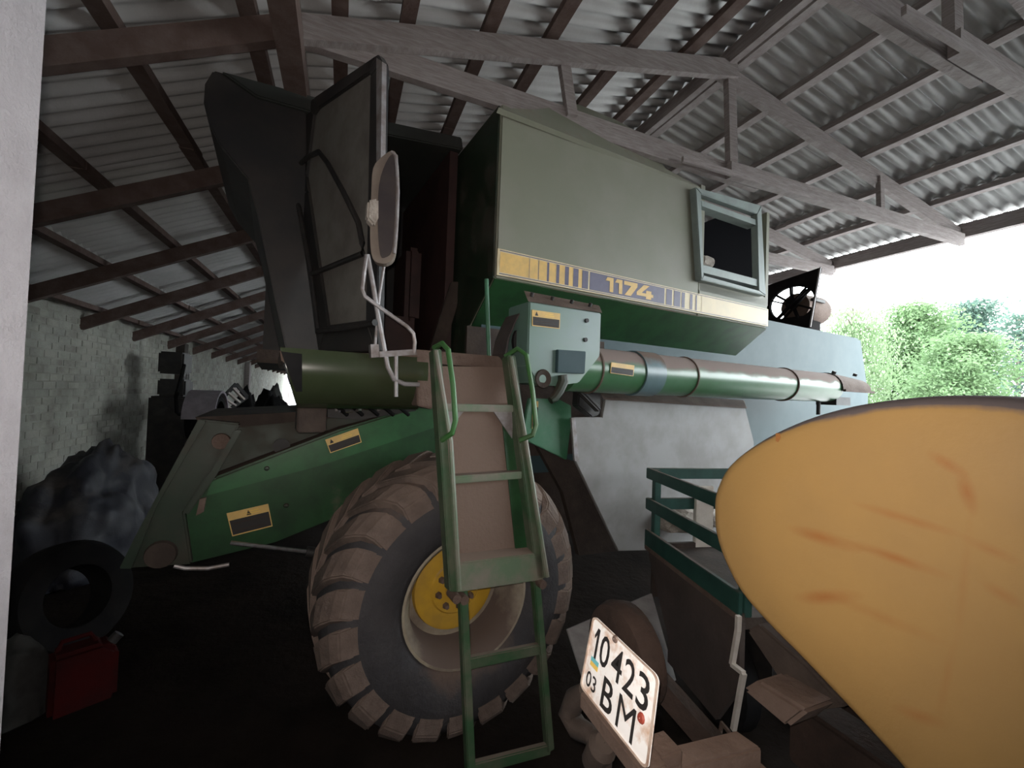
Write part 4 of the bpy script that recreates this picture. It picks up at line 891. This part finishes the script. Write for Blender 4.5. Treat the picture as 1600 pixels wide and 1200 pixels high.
# ------------------------------------------------------------------ trees outside
def tree(name, label, px, base_d, top_y, wpx, leafm, n, style, seed, fw=1.0, group=None):
    rnd = random.Random(seed); g = at(px, 640, base_d); g.z = -.02; hgt = at(px, top_y, base_d).z; wid = wpx/F*base_d/2
    t = thing(name, label, 'tree', g, 0, group)
    mb = MB(); tips = []
    tk_ = .02*hgt; mb.tube([(0, 0, 0), (.1, .05, hgt*.3), (0, .1, hgt*.6), (.1, 0, hgt*.92)], [tk_, tk_*.8, tk_*.5, tk_*.15], 8)
    nb_ = 26 if style != 'pine' else 34
    for i in range(nb_):
        z = hgt*(.12+.84*(i/nb_)); a = i*2.4+rnd.random(); f = (i/nb_)
        if style == 'pine': ext = wid*(1.05-f)*.95
        else: ext = wid*math.sin(math.pi*min(1, .18+.80*f))**.7*rnd.uniform(.6, 1.05)
        e = V((math.cos(a)*ext, math.sin(a)*ext, z+(hgt*.06 if style != 'birch' else -hgt*.02)))
        s0 = V((.05, .05, z-hgt*.05 if style != 'pine' else z)); mid = (s0+e)/2+V((0, 0, hgt*.03))
        mb.tube([s0, mid, e], [tk_*.35, tk_*.2, tk_*.08], 5); tips += [(s0+mid)/2, mid, (mid+e)/2, e, e]
    mb.build('trunk', M_bark, t)
    vs = []; fs = []
    for i in range(n):
        c = rnd.choice(tips); sp = hgt*.075
        p = c+V((rnd.gauss(0, sp), rnd.gauss(0, sp), rnd.gauss(0, sp*.7)))
        if style == 'birch': p.z -= abs(rnd.gauss(0, hgt*.10))
        if p.z < .3: p.z = rnd.uniform(.2, 1.5)
        if p.z > hgt*1.02: p.z = hgt*rnd.uniform(.7, 1)
        s_ = fw*rnd.uniform(.10, .24); u_ = V((rnd.gauss(0, 1), rnd.gauss(0, 1), rnd.gauss(0, .6))).normalized(); w_ = u_.cross(V((rnd.gauss(0, 1), rnd.gauss(0, 1), rnd.gauss(0, 1)))).normalized()
        if style == 'birch': u_ = (u_*.5+V((0, 0, -1))).normalized()
        o = len(vs); vs += [p-w_*s_*.5, p+u_*s_*1.2-w_*s_*.1+V((0, 0, .03)), p+w_*s_*.5, p-u_*s_*1.0]; fs.append([o, o+1, o+2, o+3])
    me = bpy.data.meshes.new('foliage'); me.from_pydata(vs, [], fs); me.materials.append(leafm); o = bpy.data.objects.new('foliage', me); COL.objects.link(o); o.parent = t; o['kind'] = 'stuff'
tree('birch_tree', 'pale drooping birch just right of the harvester hood', 1330, 29, 462, 105, M_leafB, 16000, 'birch', 1, .62)
tree('leafy_tree', 'bright green leafy tree right of the drooping birch', 1425, 38, 478, 125, M_leafA, 24000, 'round', 2, .85)
tree('leafy_tree', 'spreading lush green tree above the middle of the yellow tank', 1505, 23, 525, 130, M_leafA, 22000, 'round', 3, .50)
tree('pine_tree', 'dark blue-green conifer standing behind the lush trees', 1520, 60, 472, 60, M_leafC, 12000, 'pine', 4, 1.3)
tree('sparse_tree', 'thin pale tree at the far right edge of the view', 1592, 48, 492, 46, M_leafC, 2200, 'pine', 5, 1.4)
tree('sapling', 'slim young tree just left of the conifer, behind the lush crown', 1462, 78, 486, 50, M_leafB, 5000, 'birch', 6, 2.2)
